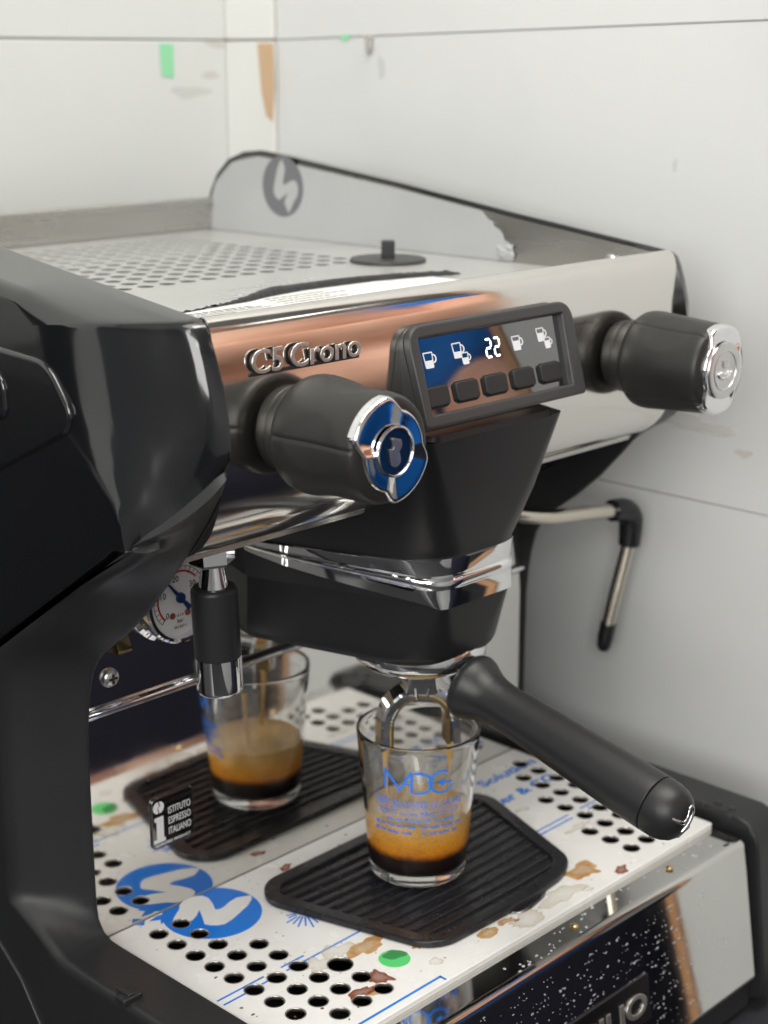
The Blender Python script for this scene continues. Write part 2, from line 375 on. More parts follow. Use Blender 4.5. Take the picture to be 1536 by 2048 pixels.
def blob(cx, cy, rx, ry, z, seed, h=0.5, n=28, rough=0.22):
    rn = random.Random(seed); ph = [rn.uniform(0, 2*PI) for _ in range(5)]; am = [rough/(k+1)*rn.uniform(0.5, 1.2) for k in range(5)]
    def R(t): return 1+sum(a*math.sin((k+2)*t+p) for k, (a, p) in enumerate(zip(am, ph)))
    V, F = [], []
    for (s_, hh) in ((1, 0), (0.93, 0.7), (0.75, 1.0)):
        for i in range(n):
            t = 2*PI*i/n; V.append((cx+rx*R(t)*s_*math.cos(t), cy+ry*R(t)*s_*math.sin(t), z+h*hh))
    for k in range(2):
        for i in range(n): F.append((k*n+i, k*n+(i+1) % n, (k+1)*n+(i+1) % n, (k+1)*n+i))
    F.append([2*n+i for i in range(n)]); return V, F
X, Y, Z = Vector((1, 0, 0)), Vector((0, 1, 0)), Vector((0, 0, 1))
MX = lambda x: 317-x                                                   # mirror across the middle of the machine

# ================================================================== SETTING
WX, BY = 410, 367
struct('counter', box(-1500, 409, -215, 366, -150, -112, 3), 'counter')
struct('floor', box(-4000, 4000, -4500, 1500, -1030, -1000), 'floor')
struct('ceiling', box(-4000, 4000, -4500, 1500, 1520, 1560), 'ceiling')
def panels(axis):
    zs = [(-112, 156.5), (157.2, 432.8), (433.6, 1500)]
    for z0, z1 in zs:
        if axis == 'y':
            o = mesh('back_wall', box(-1500, WX-1, BY, BY+12, z0, z1, 1.2), 'wall', None, 38, 'structure')
        else:
            V, F = box(WX, WX+12, -300, 312, -1000 if z0 < 0 else z0, z1)
            V = [(x, y, z+(312-y)*.0197 if abs(z-433.2) < 3 else z) for x, y, z in V]      # the upper joint rises a little towards the front
            o = mesh('side_wall', (V, F), 'wall_side', None, 38, 'structure')
panels('y'); panels('x')
struct('wall_backing', join(box(-1500, WX+40, BY+13, BY+20, -112, 1500), box(WX+13, WX+20, -298, BY+12, -1000, 1500)), 'gap')
struct('corner_post', join(box(WX-3, WX+10, 314, BY-.4, -112, 432.6, 1), box(WX-3, WX+10, 314, BY-.4, 433.8, 1500, 1)), 'post')
struct('wall_end_post', join(box(WX-2, WX+18, -309, -300.5, -150, 1500, 1), box(WX-2, WX+18, -309, -300.5, -1000, -151, 1)), 'wood')  # added out of view for its orange reflection in the steel
struct('far_wall', join(box(-3600, -3580, -4400, 1400, -1000, 1520), box(-3600, 3600, -2700, -2680, -1000, 1520), box(3580, 3600, -4400, 1400, -1000, 1520)), 'wall_side')
# marks and tape left on the walls
solo('tape_strip', place(flat([[(-6, 0), (6.5, 0), (6, -24), (-4.5, -22.5)]], 0.5), (350.5, BY-0.5, 430.5), X, Z, -Y), 'greentape',
     'short strip of green tape hanging from the seam of the back wall', 'tape', (350, BY-0.5, 430))
solo('tape_strip', place(flat([[(-8.5, 0), (8, 0), (9, -30), (6.5, -55.5), (0, -52), (-5, -34)]], 0.5), (WX-3.6, 321, 431), -Y, Z, -X), 'browntape',
     'long tan strip of tape hanging on the white corner post', 'tape', (WX-3.6, 321, 431))
solo('tape_scrap', place(flat([[(-4, -2), (4, -1), (5, 2), (-3, 2.5)]], 0.5), (WX-0.6, 240.7, 434), -Y, Z, -X), 'green' if False else 'greentape',
     'tiny scrap of green tape on the seam of the side wall', 'tape', (WX, 240.7, 434))
solo('wall_hook', place(flat([round_poly([(-3, 4), (3, 4), (2.5, -6), (0, -10), (-2.5, -6)], 1.5)], 3, 0.6), (WX-2, 216, 432), -Y, Z, -X), 'brushed',
     'small grey clip under the seam of the side wall', 'clip', (WX, 216, 432))
def lampfix(x, y, sx, sy, lab):
    t = thing('ceiling_lamp', lab, 'lamp', (x, y, 1510), 'ceiling lamp panels')
    mesh('lamp_frame', flat_frame(x, y, sx, sy), 'brushed', t)
    mesh('lamp_diffuser', box(x-sx/2+10, x+sx/2-10, y-sy/2+10, y+sy/2-10, 1496, 1506), 'lamp', t)
def flat_frame(x, y, sx, sy):
    v, f = flat([rrect(-sx/2, sx/2, -sy/2, sy/2, 6), rrect(-sx/2+9, sx/2-9, -sy/2+9, sy/2-9, 4)], 24)
    return [(p[0]+x, p[1]+y, p[2]+1505) for p in v], f
for x, y, lab in ((-1600, -700, 'white ceiling lamp panel nearest the back wall'), (-1600, -2100, 'white ceiling lamp panel above the front corner on the grinder side'), (1700, -2100, 'white ceiling lamp panel behind the person in blue')): lampfix(x, y, 1100, 260, lab)

for (o_, u_, v_, n_, sd_, rx_, ry_, m_) in (((392, BY-.15, 408), X, Z, -Y, 3, 7, 3.4, 'scufforange'), ((372, BY-.15, 396), X, Z, -Y, 4, 15, 5, 'scuffgrey'), ((398, BY-.15, 430), X, Z, -Y, 5, 12, 2.2, 'scufforange'),
        ((WX-.15, -38, 359), -Y, Z, -X, 6, 2.2, 3, 'scuffgrey'), ((WX-.15, 206, 414), -Y, Z, -X, 7, 3, 9, 'scuffgrey'), ((WX-.15, -97, 192), -Y, Z, -X, 8, 5, 3, 'scufforange'), ((WX-.15, -60, 205), -Y, Z, -X, 9, 26, 5, 'scuffpale')):
    struct('wall_scuff', place(blob(0, 0, rx_, ry_, 0, sd_, .08, 24, .3), o_, u_, v_, n_), m_)

# ================================================================== ESPRESSO MACHINE
mac = thing('espresso_machine', 'one-group espresso machine in polished steel and black plastic standing on the dark counter', 'espresso machine', (158.5, 60, -112))
# ---- side panels: y-z outlines
arc_top = [(-96, 320.2), (-92, 321), (12, 333.9), (104, 346.3), (200, 357.8), (234, 361.2), (252, 359.5), (268, 354), (280, 344), (288, 331), (292, 315)]
front_up = [(-111, 264), (-111.6, 270), (-111, 280), (-108, 295), (-104.5, 306), (-101.5, 313.5), (-99, 318)]
under = [(-109.5, 257.5), (-106, 250), (-98.5, 238), (-92, 229.5), (-83, 218.5), (-70, 203), (-56, 187.5), (-40, 173), (-28, 164), (-20, 158), (-14, 151.5), (-9.5, 144), (-6, 132), (-4, 120), (-2.6, 104), (-2.3, 60), (-2.3, 22), (-3.5, 14), (-7, 8.8), (-13, 6.4), (-22, 6), (-160, 6), (-168, 3.5), (-173, -2), (-175, -9), (-184, -86), (-184, -100)]
shell_poly = front_up+arc_top+[(292, 140), (52, 140), (21, 161), (-30, 195.5), (-78, 228), (-95, 243.5), (-104, 254)]
frame_poly = under+[(-170, -108), (292, -108), (292, 138), (51, 138), (19.5, 159.8), (-31, 194), (-79, 226.5), (-96, 242), (-105, 252.5), (-109.6, 260.5)]
def sweep(x):
    T_ = [(-5, 0), (-9, .2), (-11.5, 1.2), (-13.5, 3.4), (-15, 6.6), (-17, 11), (-22, 21), (-27, 32), (-31, 43), (-33.5, 52), (-35.2, 61), (-36.3, 71), (-36.9, 81), (-37.2, 90)]
    for (xa, fa), (xb, fb) in zip(T_, T_[1:]):
        if xb <= x <= xa: return fa+(fb-fa)*(xa-x)/(xa-xb)
    return 0
def LZ(y): return 161-(y-21)*0.675
def warp(x, y, z):
    t = min(1.1, max(0, (-x-5)/29)); y0, z0 = y, z
    if z0 >= 258:
        b_ = min(1, max(0, (z0-258)/45)); b_ = b_*b_*(3-2*b_)
        wy = min(1, max(0, (-y0-12)/97)); y = y0+((1-b_)*27*t+b_*sweep(x))*wy
        k = min(1, max(0, (-y0-40)/40))
        if z0 < 318: z = z0-t*29*k*((318-z0)/60)**1.3
    elif z0 > 226 and y0 < -60:
        u = (z0-226)/32
        y = y0+((-110+27*t)*u+(-81+.0*t)*(1-u)-y0)*min(1, t)*min(1, u*2.5); z = z0-t*29*u
    else:
        tt = max(0, -x-6.5); g_ = tt if tt < 17 else 17+(tt-17)*1.2
        w_ = min(1, max(0, (z0-8)/16))*min(1, max(0, (226-z0)/36)); w_ = w_*w_*(3-2*w_)
        if y0 < 16 and not any(abs(y0-q_[0]) < .01 and abs(z0-q_[1]) < .01 for q_ in LB) and (z0-LZ(y0)) < -3.5: y = y0+g_*w_
    if z0 > 258: z = z-0.13*max(0, -x-5)*min(1, (z0-258)/50)
    return y, z
def dens(poly, wts, step=7):
    sp, wp = [], []; n = len(poly)
    for i in range(n):
        a, c = poly[i], poly[(i+1) % n]; k = max(1, int(math.dist(a, c)/step))
        for j in range(k):
            t = j/k; sp.append((a[0]+(c[0]-a[0])*t, a[1]+(c[1]-a[1])*t)); wp.append(wts[i]+(wts[(i+1) % n]-wts[i])*t)
    return sp, wp
def slab(poly, wts, x0, x1, r0, r1, fx, warped=True):
    sp, wp = dens(poly, wts); rings = []
    for j in range(4): rings.append((x0-r0*(1-math.cos(PI/2*j/4)), r0*(1-math.sin(PI/2*j/4))))
    n_ = 30; xa, xb = x0-r0, x1+r1
    for j in range(n_+1):
        x = xa+(x1-xa)*(.5*math.sin(PI/2*j/n_)+.5*j/n_); k = max(0, (xb-x)/r1); rings.append((x, r1*(1-math.sqrt(max(0, 1-min(1, k)**2)))))
    out = []
    for x, d in rings:
        P_ = inset(sp, [d*q for q in wp]) if d > 0 else sp
        out.append([Vector((fx(x), *(warp(x, *p) if warped else p))) for p in P_])
    return loft(out)
def onL(p): return p in LB
LB = [(52, 140), (21, 161), (-30, 195.5), (-78, 228), (-95, 243.5), (-104, 254), (51, 138), (19.5, 159.8), (-31, 194), (-79, 226.5), (-96, 242), (-105, 252.5)]
def panel(side):
    fx = (lambda x: x) if side == 'l' else MX
    lab = 'near side shell, seen from outside' if side == 'l' else 'far side shell, only its edge seen'
    sh = mesh('side_shell', slab(shell_poly, [.22 if onL(p) else .08 if p[0] < -95 and p[1] < 300 else .5 if p[0] < -95 else 1 for p in shell_poly], -5, -37, 1.0, 6, fx), 'gloss', mac, 55, label=lab)
    mesh('side_frame', slab(frame_poly, [.1 if onL(p) else 1 for p in frame_poly], -5, -35, 1.6, 5, fx), 'matte', mac, 55)
    ins = round_poly([(-33, 299.5), (-49.5, 279.5), (-46, 270), (10, 244), (120, 190), (230, 200), (240, 290), (140, 306), (5, 301.5)], [9, 6, 6, 0, 20, 20, 20, 10, 5])
    mesh('inset_plate', rprism(ins, -34.5, -38.4, 0, 2.2, None, 1.6, 4, fx), 'gloss', sh, 50)
    em = round_poly([(4, 292), (-3, 286), (-3, 271), (6, 268), (60, 268), (60, 292)], 4)
    mesh('inset_badge', rprism(em, -37.4, -40.0, 0, 1.6, None, 1.4, 3, fx), 'gloss', sh, 50)
    mesh('lower_cover', rprism(round_poly([(36, -6), (21, -17), (5, -38), (-12, -80), (60, -100), (200, -100), (200, 20), (60, 12)], 3), -33, -36.6, 0, 1.2, None, 1, 3, fx), 'matte', sh, 50)
panel('l'); panel('r')
# little clip and rubber dots on the feet
mesh('foot_clip', join(box(-36, -25, -63, -56, 5, 8.5, 1), box(-32.5, -29, -62, -52, 8, 9.6, .7)), 'matte', mac)
for (x, y) in ((322.4, -137.5), (329.5, -143), (328.4, -153), (319.6, -157)):
    mesh('foot_rivet', lathe([(2.4, 5.9), (2.2, 6.6), (1.2, 6.9), (0, 6.9)], (x, y, 0), n=14), 'rubber', mac)
# ---- top: cup tray with perforation
holes = []
j = 0; y = 84.5
while y < 266:
    x = 20.4
    while x < 264: holes.append(circ(x, y, 4.6, 14)); x += 14.3
    y += 14.2; j += 1
ct = mesh('cup_tray', up_at(flat([[(-4, -92), (320, -92), (320, 288), (-4, 288)]]+holes, 0.5), 304.85), 'topfilm', mac)
mesh('cup_tray_bottom', box(-3, 319, -90, 285, 286, 288), 'tophole', mac)  # dark plate standing in for the shade seen through the holes
mesh('rear_rail', join(box(-4, 320, 284, 290, 305.5, 327.5, 1.5), box(-4, 320, 281.5, 284.5, 322, 327.2, .8)), 'brushed', mac)
up_ = lambda s, size, o, m_, nm, w_=None: mesh(nm, place(text(s, size, 0.12, width=w_), o, -X, -Y, Z), m_, ct)
up_('AVAC', 15, (172, 30.5, 305.2), 'faintprint', 'film_lettering', 66)
up_('The Surface', 6, (190, 44, 305.2), 'faintprint', 'film_lettering', 62)
# paper labels (the code square itself is left out), torn black tape
def label_card(pts, lines, ruled=True):
    l = mesh('paper_label', up_at(flat([pts], 0.3), 305.4), 'label', mac)
    for (s, sz, x, yy, wd) in lines: mesh('label_text', place(text(s, sz, 0.1, width=wd), (x, yy, 305.62), X, Y, Z), 'ink', l)
    return l
def card_print(par, rows):
    for (x, yy, w_, h_, sd_) in rows:
        r_ = random.Random(sd_); gs, xx = [], x
        while xx < x+w_:
            l_ = r_.uniform(1.6, 5); gs.append(flat([[(xx, yy), (xx+l_, yy), (xx+l_, yy+h_), (xx, yy+h_)]], .1)); xx += l_+r_.uniform(.6, 1.4)
        mesh('label_print', up_at(join(*gs), 305.62), 'ink', par)
l1 = label_card([(30, -60), (105, -60), (105, 1.5), (62, -3.5), (30, -8)], [('TEX', 8, 80, -25.5, 20)])
card_print(l1, ((54, -10, 40, 1.2, 1), (54, -13.5, 46, 1.2, 2), (50, -21, 24, 2.2, 3), (50, -26, 18, 2.2, 4)))
mesh('label_rule', up_at(flat([[(44, -16), (104, -16), (104, -16.6), (44, -16.6)]], 0.1), 305.62), 'ink', l1)
l2 = label_card([(105.7, -60), (238, -60), (238, 1), (205, 9.5), (150, 11), (120, 6), (105.7, 1.5)], [])
card_print(l2, ((116, 1, 40, 1.2, 5), (114, -4.5, 50, 1.2, 6), (114, -10, 36, 1.2, 7), (114, -15.5, 44, 1.2, 8), (114, -21, 30, 1.2, 9)))
rn = random.Random(3)
def tape_edge():
    pts = [(36, -7, .2, 0), (60, -3, .3, .2), (80, .5, .6, .6), (92, 2.5, 1.2, 1.5), (104, 3, 2.6, 3.5), (113, 5, 4.2, 5), (122, 8, 5, 6), (132, 10.5, 5.6, 6), (146, 12, 4.8, 6), (162, 13, 4.6, 6), (180, 13, 4.6, 5.5), (200, 11, 4.4, 5), (218, 7, 4.0, 5), (236, 2.5, 3.4, 5), (250, -1.5, 3, 4), (258, -4, .8, 1.5)]
    V, F = [], []; ln = []
    for (x0, y0, h0_, d0), (x1, y1, h1_, d1) in zip(pts, pts[1:]):
        k = max(3, int((x1-x0)/1.6))
        for j in range(k):
            t = j/k; ln.append((x0+(x1-x0)*t, y0+(y1-y0)*t, h0_+(h1_-h0_)*t, d0+(d1-d0)*t))
    for x, y, h, d in ln:
        h *= .72; d *= .8; jg = rn.uniform(-1, 1)*(1.0 if x < 112 or x > 212 else .5)
        for s_, zz in ((-.25, 0.1), (0, .55), (.3, .9), (.7, 1.0), (1.0, .8)):
            V.append((x+rn.uniform(-.2, .2), y+d*s_+(jg if s_ in (1.0, -.25) else 0), 305.3+h*zz+rn.uniform(0, .2)+(abs(jg) if s_ == 1.0 else 0)))
    for i in range(len(ln)-1):
        for k in range(4): F.append((i*5+k, i*5+k+1, (i+1)*5+k+1, (i+1)*5+k))
    return V, F
mesh('torn_tape', tape_edge(), 'blacktape', mac, 60)
# ---- liner and film on the inside of the far panel
lin = round_poly([(-100, 304), (-100, 317.5), (12, 331), (104, 343.5), (234, 358), (262, 353), (280, 338), (288, 318), (288, 304)], [1, 3, 0, 0, 12, 12, 8, 6, 1])
mesh('rail_liner', rprism(lin, 321.6, 320.4, 0, 0), 'liner', mac)
tear = [(36, 333.5), (33, 331), (31, 329), (27.5, 328), (26, 325), (22, 323.5), (19.5, 321), (18.5, 318), (14, 316), (12.5, 313.5), (11, 311), (13, 308), (12, 305.5)]
rf = mesh('rail_film', rprism([(104, 342.6), (234, 357), (261, 352), (279, 337.4), (287, 318), (287, 305.5)]+tear[::-1], 320.2, 319.8, 0, 0), 'railfilm', mac)
def crumple(seed, y0, z0, ry, rz, x0, d):
    r_ = random.Random(seed); V, F = [], []; n = 7
    for i in range(n):
        for k in range(n):
            V.append((x0-r_.uniform(0, d)*(1 if 0 < i < n-1 and 0 < k < n-1 else .2), y0+ry*(i/(n-1)-.5)+r_.uniform(-1.5, 1.5), z0+rz*(k/(n-1)-.5)+r_.uniform(-1.5, 1.5)))
    for i in range(n-1):
        for k in range(n-1): F.append((i*n+k, (i+1)*n+k, (i+1)*n+k+1, i*n+k+1))
    return V, F
mesh('crumpled_film', crumple(7, 17, 311, 13, 9, 319.6, 1.6), 'railfilm', mac, 12)
mesh('rail_screw', lathe([(4, 0), (4, 2.2), (3, 3.4), (0, 3.8)], (320.4, -60, 312), (-1, 0, 0), 18), 'satin', mac)
# round mark with a swept N cut through it, on the film
Nsh = [(31.4, -13.1), (36.5, -9), (42.6, -5.2), (45.8, -1.6), (49.9, 0.2), (54.5, .3), (57.8, -1.0), (60, -3), (60.6, -7), (58.4, -13), (55.4, -18.6), (57.5, -20), (60.7, -19.6), (66, -17.8), (71.2, -17.2), (77.8, -20.8), (75.5, -24), (70, -27.3), (62, -30), (55.2, -32.2), (49.5, -33), (46.2, -31.4), (43.6, -28.6), (42.3, -25.8), (46, -19.5), (49.5, -13.0), (44.6, -16.5), (40.3, -18.4)]
def ell(cx, cy, a, b_, rot, n=48):
    return [(cx+a*math.cos(t)*math.cos(rot)-b_*math.sin(t)*math.sin(rot), cy+a*math.cos(t)*math.sin(rot)+b_*math.sin(t)*math.cos(rot)) for t in [2*PI*i/n for i in range(n)]]
disc = [(52.5+25.5*math.cos(t), -19.5+25.5*math.sin(t)) for t in [2*PI*i/56 for i in range(56)]]
def toRail(p): return (-(p[0]-52.5)*0.78, (p[1]+19.5)*0.78)
mesh('film_emblem', place(flat([[toRail(p) for p in disc]], 0.1), (319.7, 210, 338.5), Y, Z, -X), 'greyprint', rf)
mesh('film_emblem_cut', place(flat([[(-toRail(p)[1]*.92, -toRail(p)[0]*.96) for p in Nsh]], 0.1), (319.5, 209, 337), Y, Z, -X), 'railfilm', rf)
# ---- polished front
prof = [(-92, 304.6), (-92, 318.6), (-93.2, 320.3), (-95, 320.9), (-97, 320.6), (-98.8, 319.3), (-100.2, 316.8), (-101.2, 313.5), (-102, 309), (-103.2, 300), (-104.4, 288), (-105.2, 276), (-105.4, 264), (-105, 256), (-104, 248), (-102.3, 241), (-99.6, 234.5), (-96, 228.5), (-91.5, 223.5), (-86, 219.4), (-80, 216.4), (-74, 214.8), (-68, 214.2), (-40, 214), (-6, 214), (-6, 304.6)]
mesh('front_panel', extr_x(prof, -4.9, 321.9), 'steel', mac, 30)
mesh('front_lower_lip', extr_x([(-78, 215.9), (-76, 212.6), (-66, 211.6), (-66, 214)], -4.8, 321.8), 'brushed', mac, 30)
b_ = mesh('name_badge', place(flat([rrect(0, 63.5, -1.2, 0.4, 0.5)], .6), (12.3, -103.9, 296.4), X, Z, -Y), 'steeldark', mac)
bx = 0
for s_, x_, w_ in (('C5', 12.6, 17.5), ('Crono', 34.2, 41.5)):
    gt = text(s_, 14.2, 3.0, 0.0, width=w_)
    mesh('badge_letters_base', place(text(s_, 14.2, 1.0, 0.0, width=w_), (x_, -104.5, 296.3), X, Z, -Y), 'steeldark', b_)
    mesh('badge_letters', place(text(s_, 14.2, 0.6, 0.0, width=w_, bevel=0.2), (x_, -105.3, 296.4), X, Z, -Y), 'satinbright', b_)
# ---- display
th = rad(17.2); DU, DV, DN = X, Vector((0, math.sin(th), math.cos(th))), Vector((0, -math.cos(th), math.sin(th)))
DO = Vector((158.5, -121.5, 261))
outer = round_poly([(-56, 0), (60.6, 0), (62.6, 47), (-56.6, 47)], [2.5, 2.5, 11, 11], 8)
hole_ = round_poly([(-50.8, 6), (51.4, 6), (54.0, 40.8), (-50.2, 40.8)], 0.6, 2)
dsp = mesh('display_bezel', place(flat([outer, hole_], 5.0, 1.3, 3), DO-DN*2.5, DU, DV, DN), 'bezel', mac)
big = round_poly([(-60, -1), (61.5, -1), (63.5, 48), (-62, 48)], [2.5, 2.5, 11, 11], 8)
ring0 = [DO-DN*4.6+DU*p[0]+DV*p[1] for p in outer]
ring1 = [Vector((q.x, -102.0, q.z)) for q in ring0]
mesh('display_housing', loft([ring0, ring1]), 'bezel', dsp, 50)
pane = mesh('display_pane', place(flat([round_poly([(-51.2, 5.7), (51.8, 5.7), (54.4, 41.1), (-50.6, 41.1)], .5, 2)], 0.6), DO-DN*4.0, DU, DV, DN), 'screen', dsp)
for i in range(5):
    bx_ = -43.4+20.6*i
    bt = mesh('button', place(flat([rrect(-7.7, 7.7, -4.6, 4.6, 2.2)], 2.4, 0.7, 3), DO-DN*2.9+DU*bx_+DV*13.8, DU, DV, DN), 'button', dsp)
    mesh('button_gap', place(flat([rrect(-8.3, 8.3, -5.2, 5.2, 2.6)], 0.15), DO-DN*3.6+DU*bx_+DV*13.7, DU, DV, DN), 'ink', dsp)
def cup_loops(x, y, k, fill):
    sk = 0.9*k/9
    o_ = [(x-3.9*k/9, y+4.2*k/9), (x+3.3*k/9, y+4.2*k/9), (x+2.7*k/9, y-4*k/9), (x-3.3*k/9, y-4*k/9)]
    o_ = round_poly(o_, 0.7*k/9, 3)
    f = y-4*k/9+8.2*k/9*fill
    i_ = [(x-3.1*k/9, y+3.5*k/9), (x+2.6*k/9, y+3.5*k/9), (x+2.3*k/9, f), (x-2.8*k/9, f)]
    h1 = [(x+3.1*k/9+2.5*k/9*math.sin(t), y+0.6*k/9+2.4*k/9*math.cos(t)) for t in [PI*i/10 for i in range(11)]]
    h2 = [(x+3.0*k/9+1.7*k/9*math.sin(t), y+0.6*k/9+1.6*k/9*math.cos(t)) for t in [PI*i/10 for i in range(10, -1, -1)]]
    return o_, i_, h1+h2
def icon(cups):
    gs = []
    for (x, y, k, f) in cups:
        o_, i_, h_ = cup_loops(x, y, k, f); gs += [flat([o_, i_] if f < 0.93 else [o_], 0.06), up_at(flat([h_], 0.06), 0.0)]
    mesh('cup_icon', place(join(*gs), DO-DN*3.62, DU, DV, DN), 'icon', dsp)
icon([(-42.6, 30.6, 8.2, .48)])
icon([(-22.6, 32.6, 8.0, .42), (-18.2, 28.4, 6.2, .55)])
icon([(19.7, 30.8, 7.8, .66)])
icon([(38.6, 32.6, 7.4, .62), (42.6, 28.2, 6.0, .7)])
def digit2(x, y, w_, h_):
    t = w_*0.26; s_ = t*0.55; g_ = []
    def seg(a, b_):
        d = Vector(b_)-Vector(a); n_ = Vector((-d.y, d.x)).normalized()*t/2; d = d.normalized()*t*0.42
        a, b_ = Vector(a), Vector(b_)
        return [tuple(a), tuple(a+d+n_), tuple(b_-d+n_), tuple(b_), tuple(b_-d-n_), tuple(a+d-n_)]
    gp = 0.05*h_; sl = 0.06
    P_ = lambda u, v: (x+u*w_+v*h_*sl, y+v*h_)
    for a, c in (((0.08, 1), (.92, 1)), ((1, .95), (1, .55)), ((.92, .5), (.08, .5)), ((0, .45), (0, .05)), ((.08, 0), (.92, 0))):
        g_.append(flat([seg(P_(*a), P_(*c))], 0.06))
    return join(*g_)
mesh('display_digits', place(join(digit2(-3.2, 26.8, 3.9, 8.4), digit2(2.9, 26.8, 3.9, 8.4)), DO-DN*3.62, DU, DV, DN), 'digit', dsp)
# ---- knobs
def knob(cx, wing, steam):
    c = Vector((cx, -160, 269.5)); L_ = 47; NA = 144
    prof_ = [(0, 47), (14, 47), (21.5, 46.8), (23.6, 46.0), (24.9, 44.2), (25.4, 42), (25.5, 38)]+[(25.4-0.07*(38-h), h) for h in range(36, 5, -2)]+[(22.9, 4), (22.6, 2.6), (22.0, 1.2), (21.0, 0.2), (18.5, -0.3), (8, -0.3), (0, -0.3)]
    seams = [wing+a for a in (-43, 43, 137, 223)]
    def rf_(r, h, t):
        # frame() for axis +Y gives u, v; angle measured there
        d = math.degrees(t)
        rr = r
        if r > 19.5 and h > 0.5:
            for k in range(4):
                dd = (d-(wing+45+90*k)+180) % 360-180
                if wing is not None:
                    q = (dd/30)**2+((h-22)/13.5)**2
                    if q < 1: rr -= 1.15*(1-q)**0.8
            for s_ in (wing-44, wing+44, wing+136, wing+224):
                dd = abs((d-s_+180) % 360-180)
                if dd < 1.4: rr -= 0.55
        return rr
    kb = mesh('knob', lathe(prof_, c, (0, 1, 0), NA, rf_), 'knob', mac, 45, label='steam knob' if steam else 'hot water knob')
    # chrome cap with two wings reaching the rim
    rings = []; n = 96
    u, v, a = frame((0, 1, 0))
    def R(t):
        d = (math.degrees(t)-wing) % 180; d = min(d, 180-d)
        s_ = min(1, max(0, (d-30)/26)); s_ = s_*s_*(3-2*s_)
        return 22.9-(22.9-17.3)*s_
    for fr, hh in ((1.0, 3.2), (1.0, -0.8), (0.985, -1.8), (0.95, -2.4), (0.92, -2.55), (0.86, -2.45), (0.74, -2.3), (0.66, -2.2), (0.0, -2.2)):
        rg = []
        for i in range(n):
            t = 2*PI*i/n; R_ = R(t)*fr if fr > 0.9 else (R(t)*0.75+17.3*0.25)*fr if fr > 0.8 else (R(t)*0.4+17.3*0.6)*fr if fr > 0.7 else 17.3*fr
            wgt = (R(t)-17.3)/5.6
            rg.append(c+a*(hh+ (1.0*wgt if -3 < hh < 1 else 0))+(u*math.cos(t)+v*math.sin(t))*R_)
        rings.append(rg)
    cp = mesh('knob_cap', loft(rings, False), 'chrome', kb, 40)
    mesh('knob_ring', lathe([(10.6, -2.1), (10.6, -3.1), (10.2, -3.4), (9.8, -3.4), (9.5, -3.0), (9.5, -2.1)], c, (0, 1, 0), 48), 'satin' if steam else 'chrome', kb)
    if steam:
        dd = mesh('knob_disc', lathe([(14.5, -2.0), (14.5, -2.9), (13.8, -3.2), (10.2, -3.2), (9.4, -2.9), (0, -2.9)], c, (0, 1, 0), 48), 'satin', kb)
        gs = []
        for x_ in (-1.5, 0, 1.5): gs.append(flat([[(x_-.35, 5), (x_+.35, 5), (x_+.5, 1.6), (x_-.5, 1.6)]], .7, .15))
        for k in range(11):
            t = rad(-78+15.6*k); gs.append(place(flat([circ(0, 0, 1.0-.15*(k % 2), 10)], .9, .25), (5.4*math.sin(t), -4.6+3.2*(1-math.cos(t)*1.0)+0.2*(k % 2)+ .6, 0), X, Y, Z))
        for k in range(7):
            t = rad(-62+20.6*k); gs.append(place(flat([circ(0, 0, .9, 10)], .9, .25), (3.6*math.sin(t), -1.8+2.2*(1-math.cos(t))-.4, 0), X, Y, Z))
        mesh('steam_symbol', place(join(*gs), c-Vector((0, 3.2, 0)), X, Z, -Y), 'chrome', kb)
    else:
        mesh('knob_disc', lathe([(9.4, -2.0), (9.4, -2.5), (0, -2.5)], c, (0, 1, 0), 48), 'screen', kb)
        dr = [(-2.6, 5.6), (-1.9, 5.9), (2.6, 4.6), (3.1, 3.2), (3.0, 1.5), (1.6, -.2), (2.0, -1.8), (2.4, -3.2), (2.2, -4.8), (1.0, -6), (-.8, -6.2), (-2.2, -5.4), (-3.1, -3.4), (-3.4, -1), (-3.9, 1.6), (-2.0, 1.2), (-1.2, 2), (-2.0, 3.6)]
        mesh('water_symbol', place(flat([[(p[0]*1.05, p[1]*1.0) for p in dr]], .8, .2), c-Vector((0, 2.9, 0)), X, Z, -Y), 'satin', kb)
    mesh('knob_flange', lathe([(12, 46), (12, 48.5), (18.6, 48.7), (19.3, 49.6), (19.3, 54.4), (18.6, 55.4), (12, 55.6)], c, (0, 1, 0), 48), 'knob', kb)
# angle helper: frame((0,1,0)) u,v
_u, _v, _a = frame((0, 1, 0))
def kang(deg):                                    # angle in the x-z face plane -> lathe angle
    d = X*math.cos(rad(deg))+Z*math.sin(rad(deg)); return math.degrees(math.atan2(d.dot(_v), d.dot(_u)))
knob(37.5, kang(128), False); knob(277.8, kang(82), True)
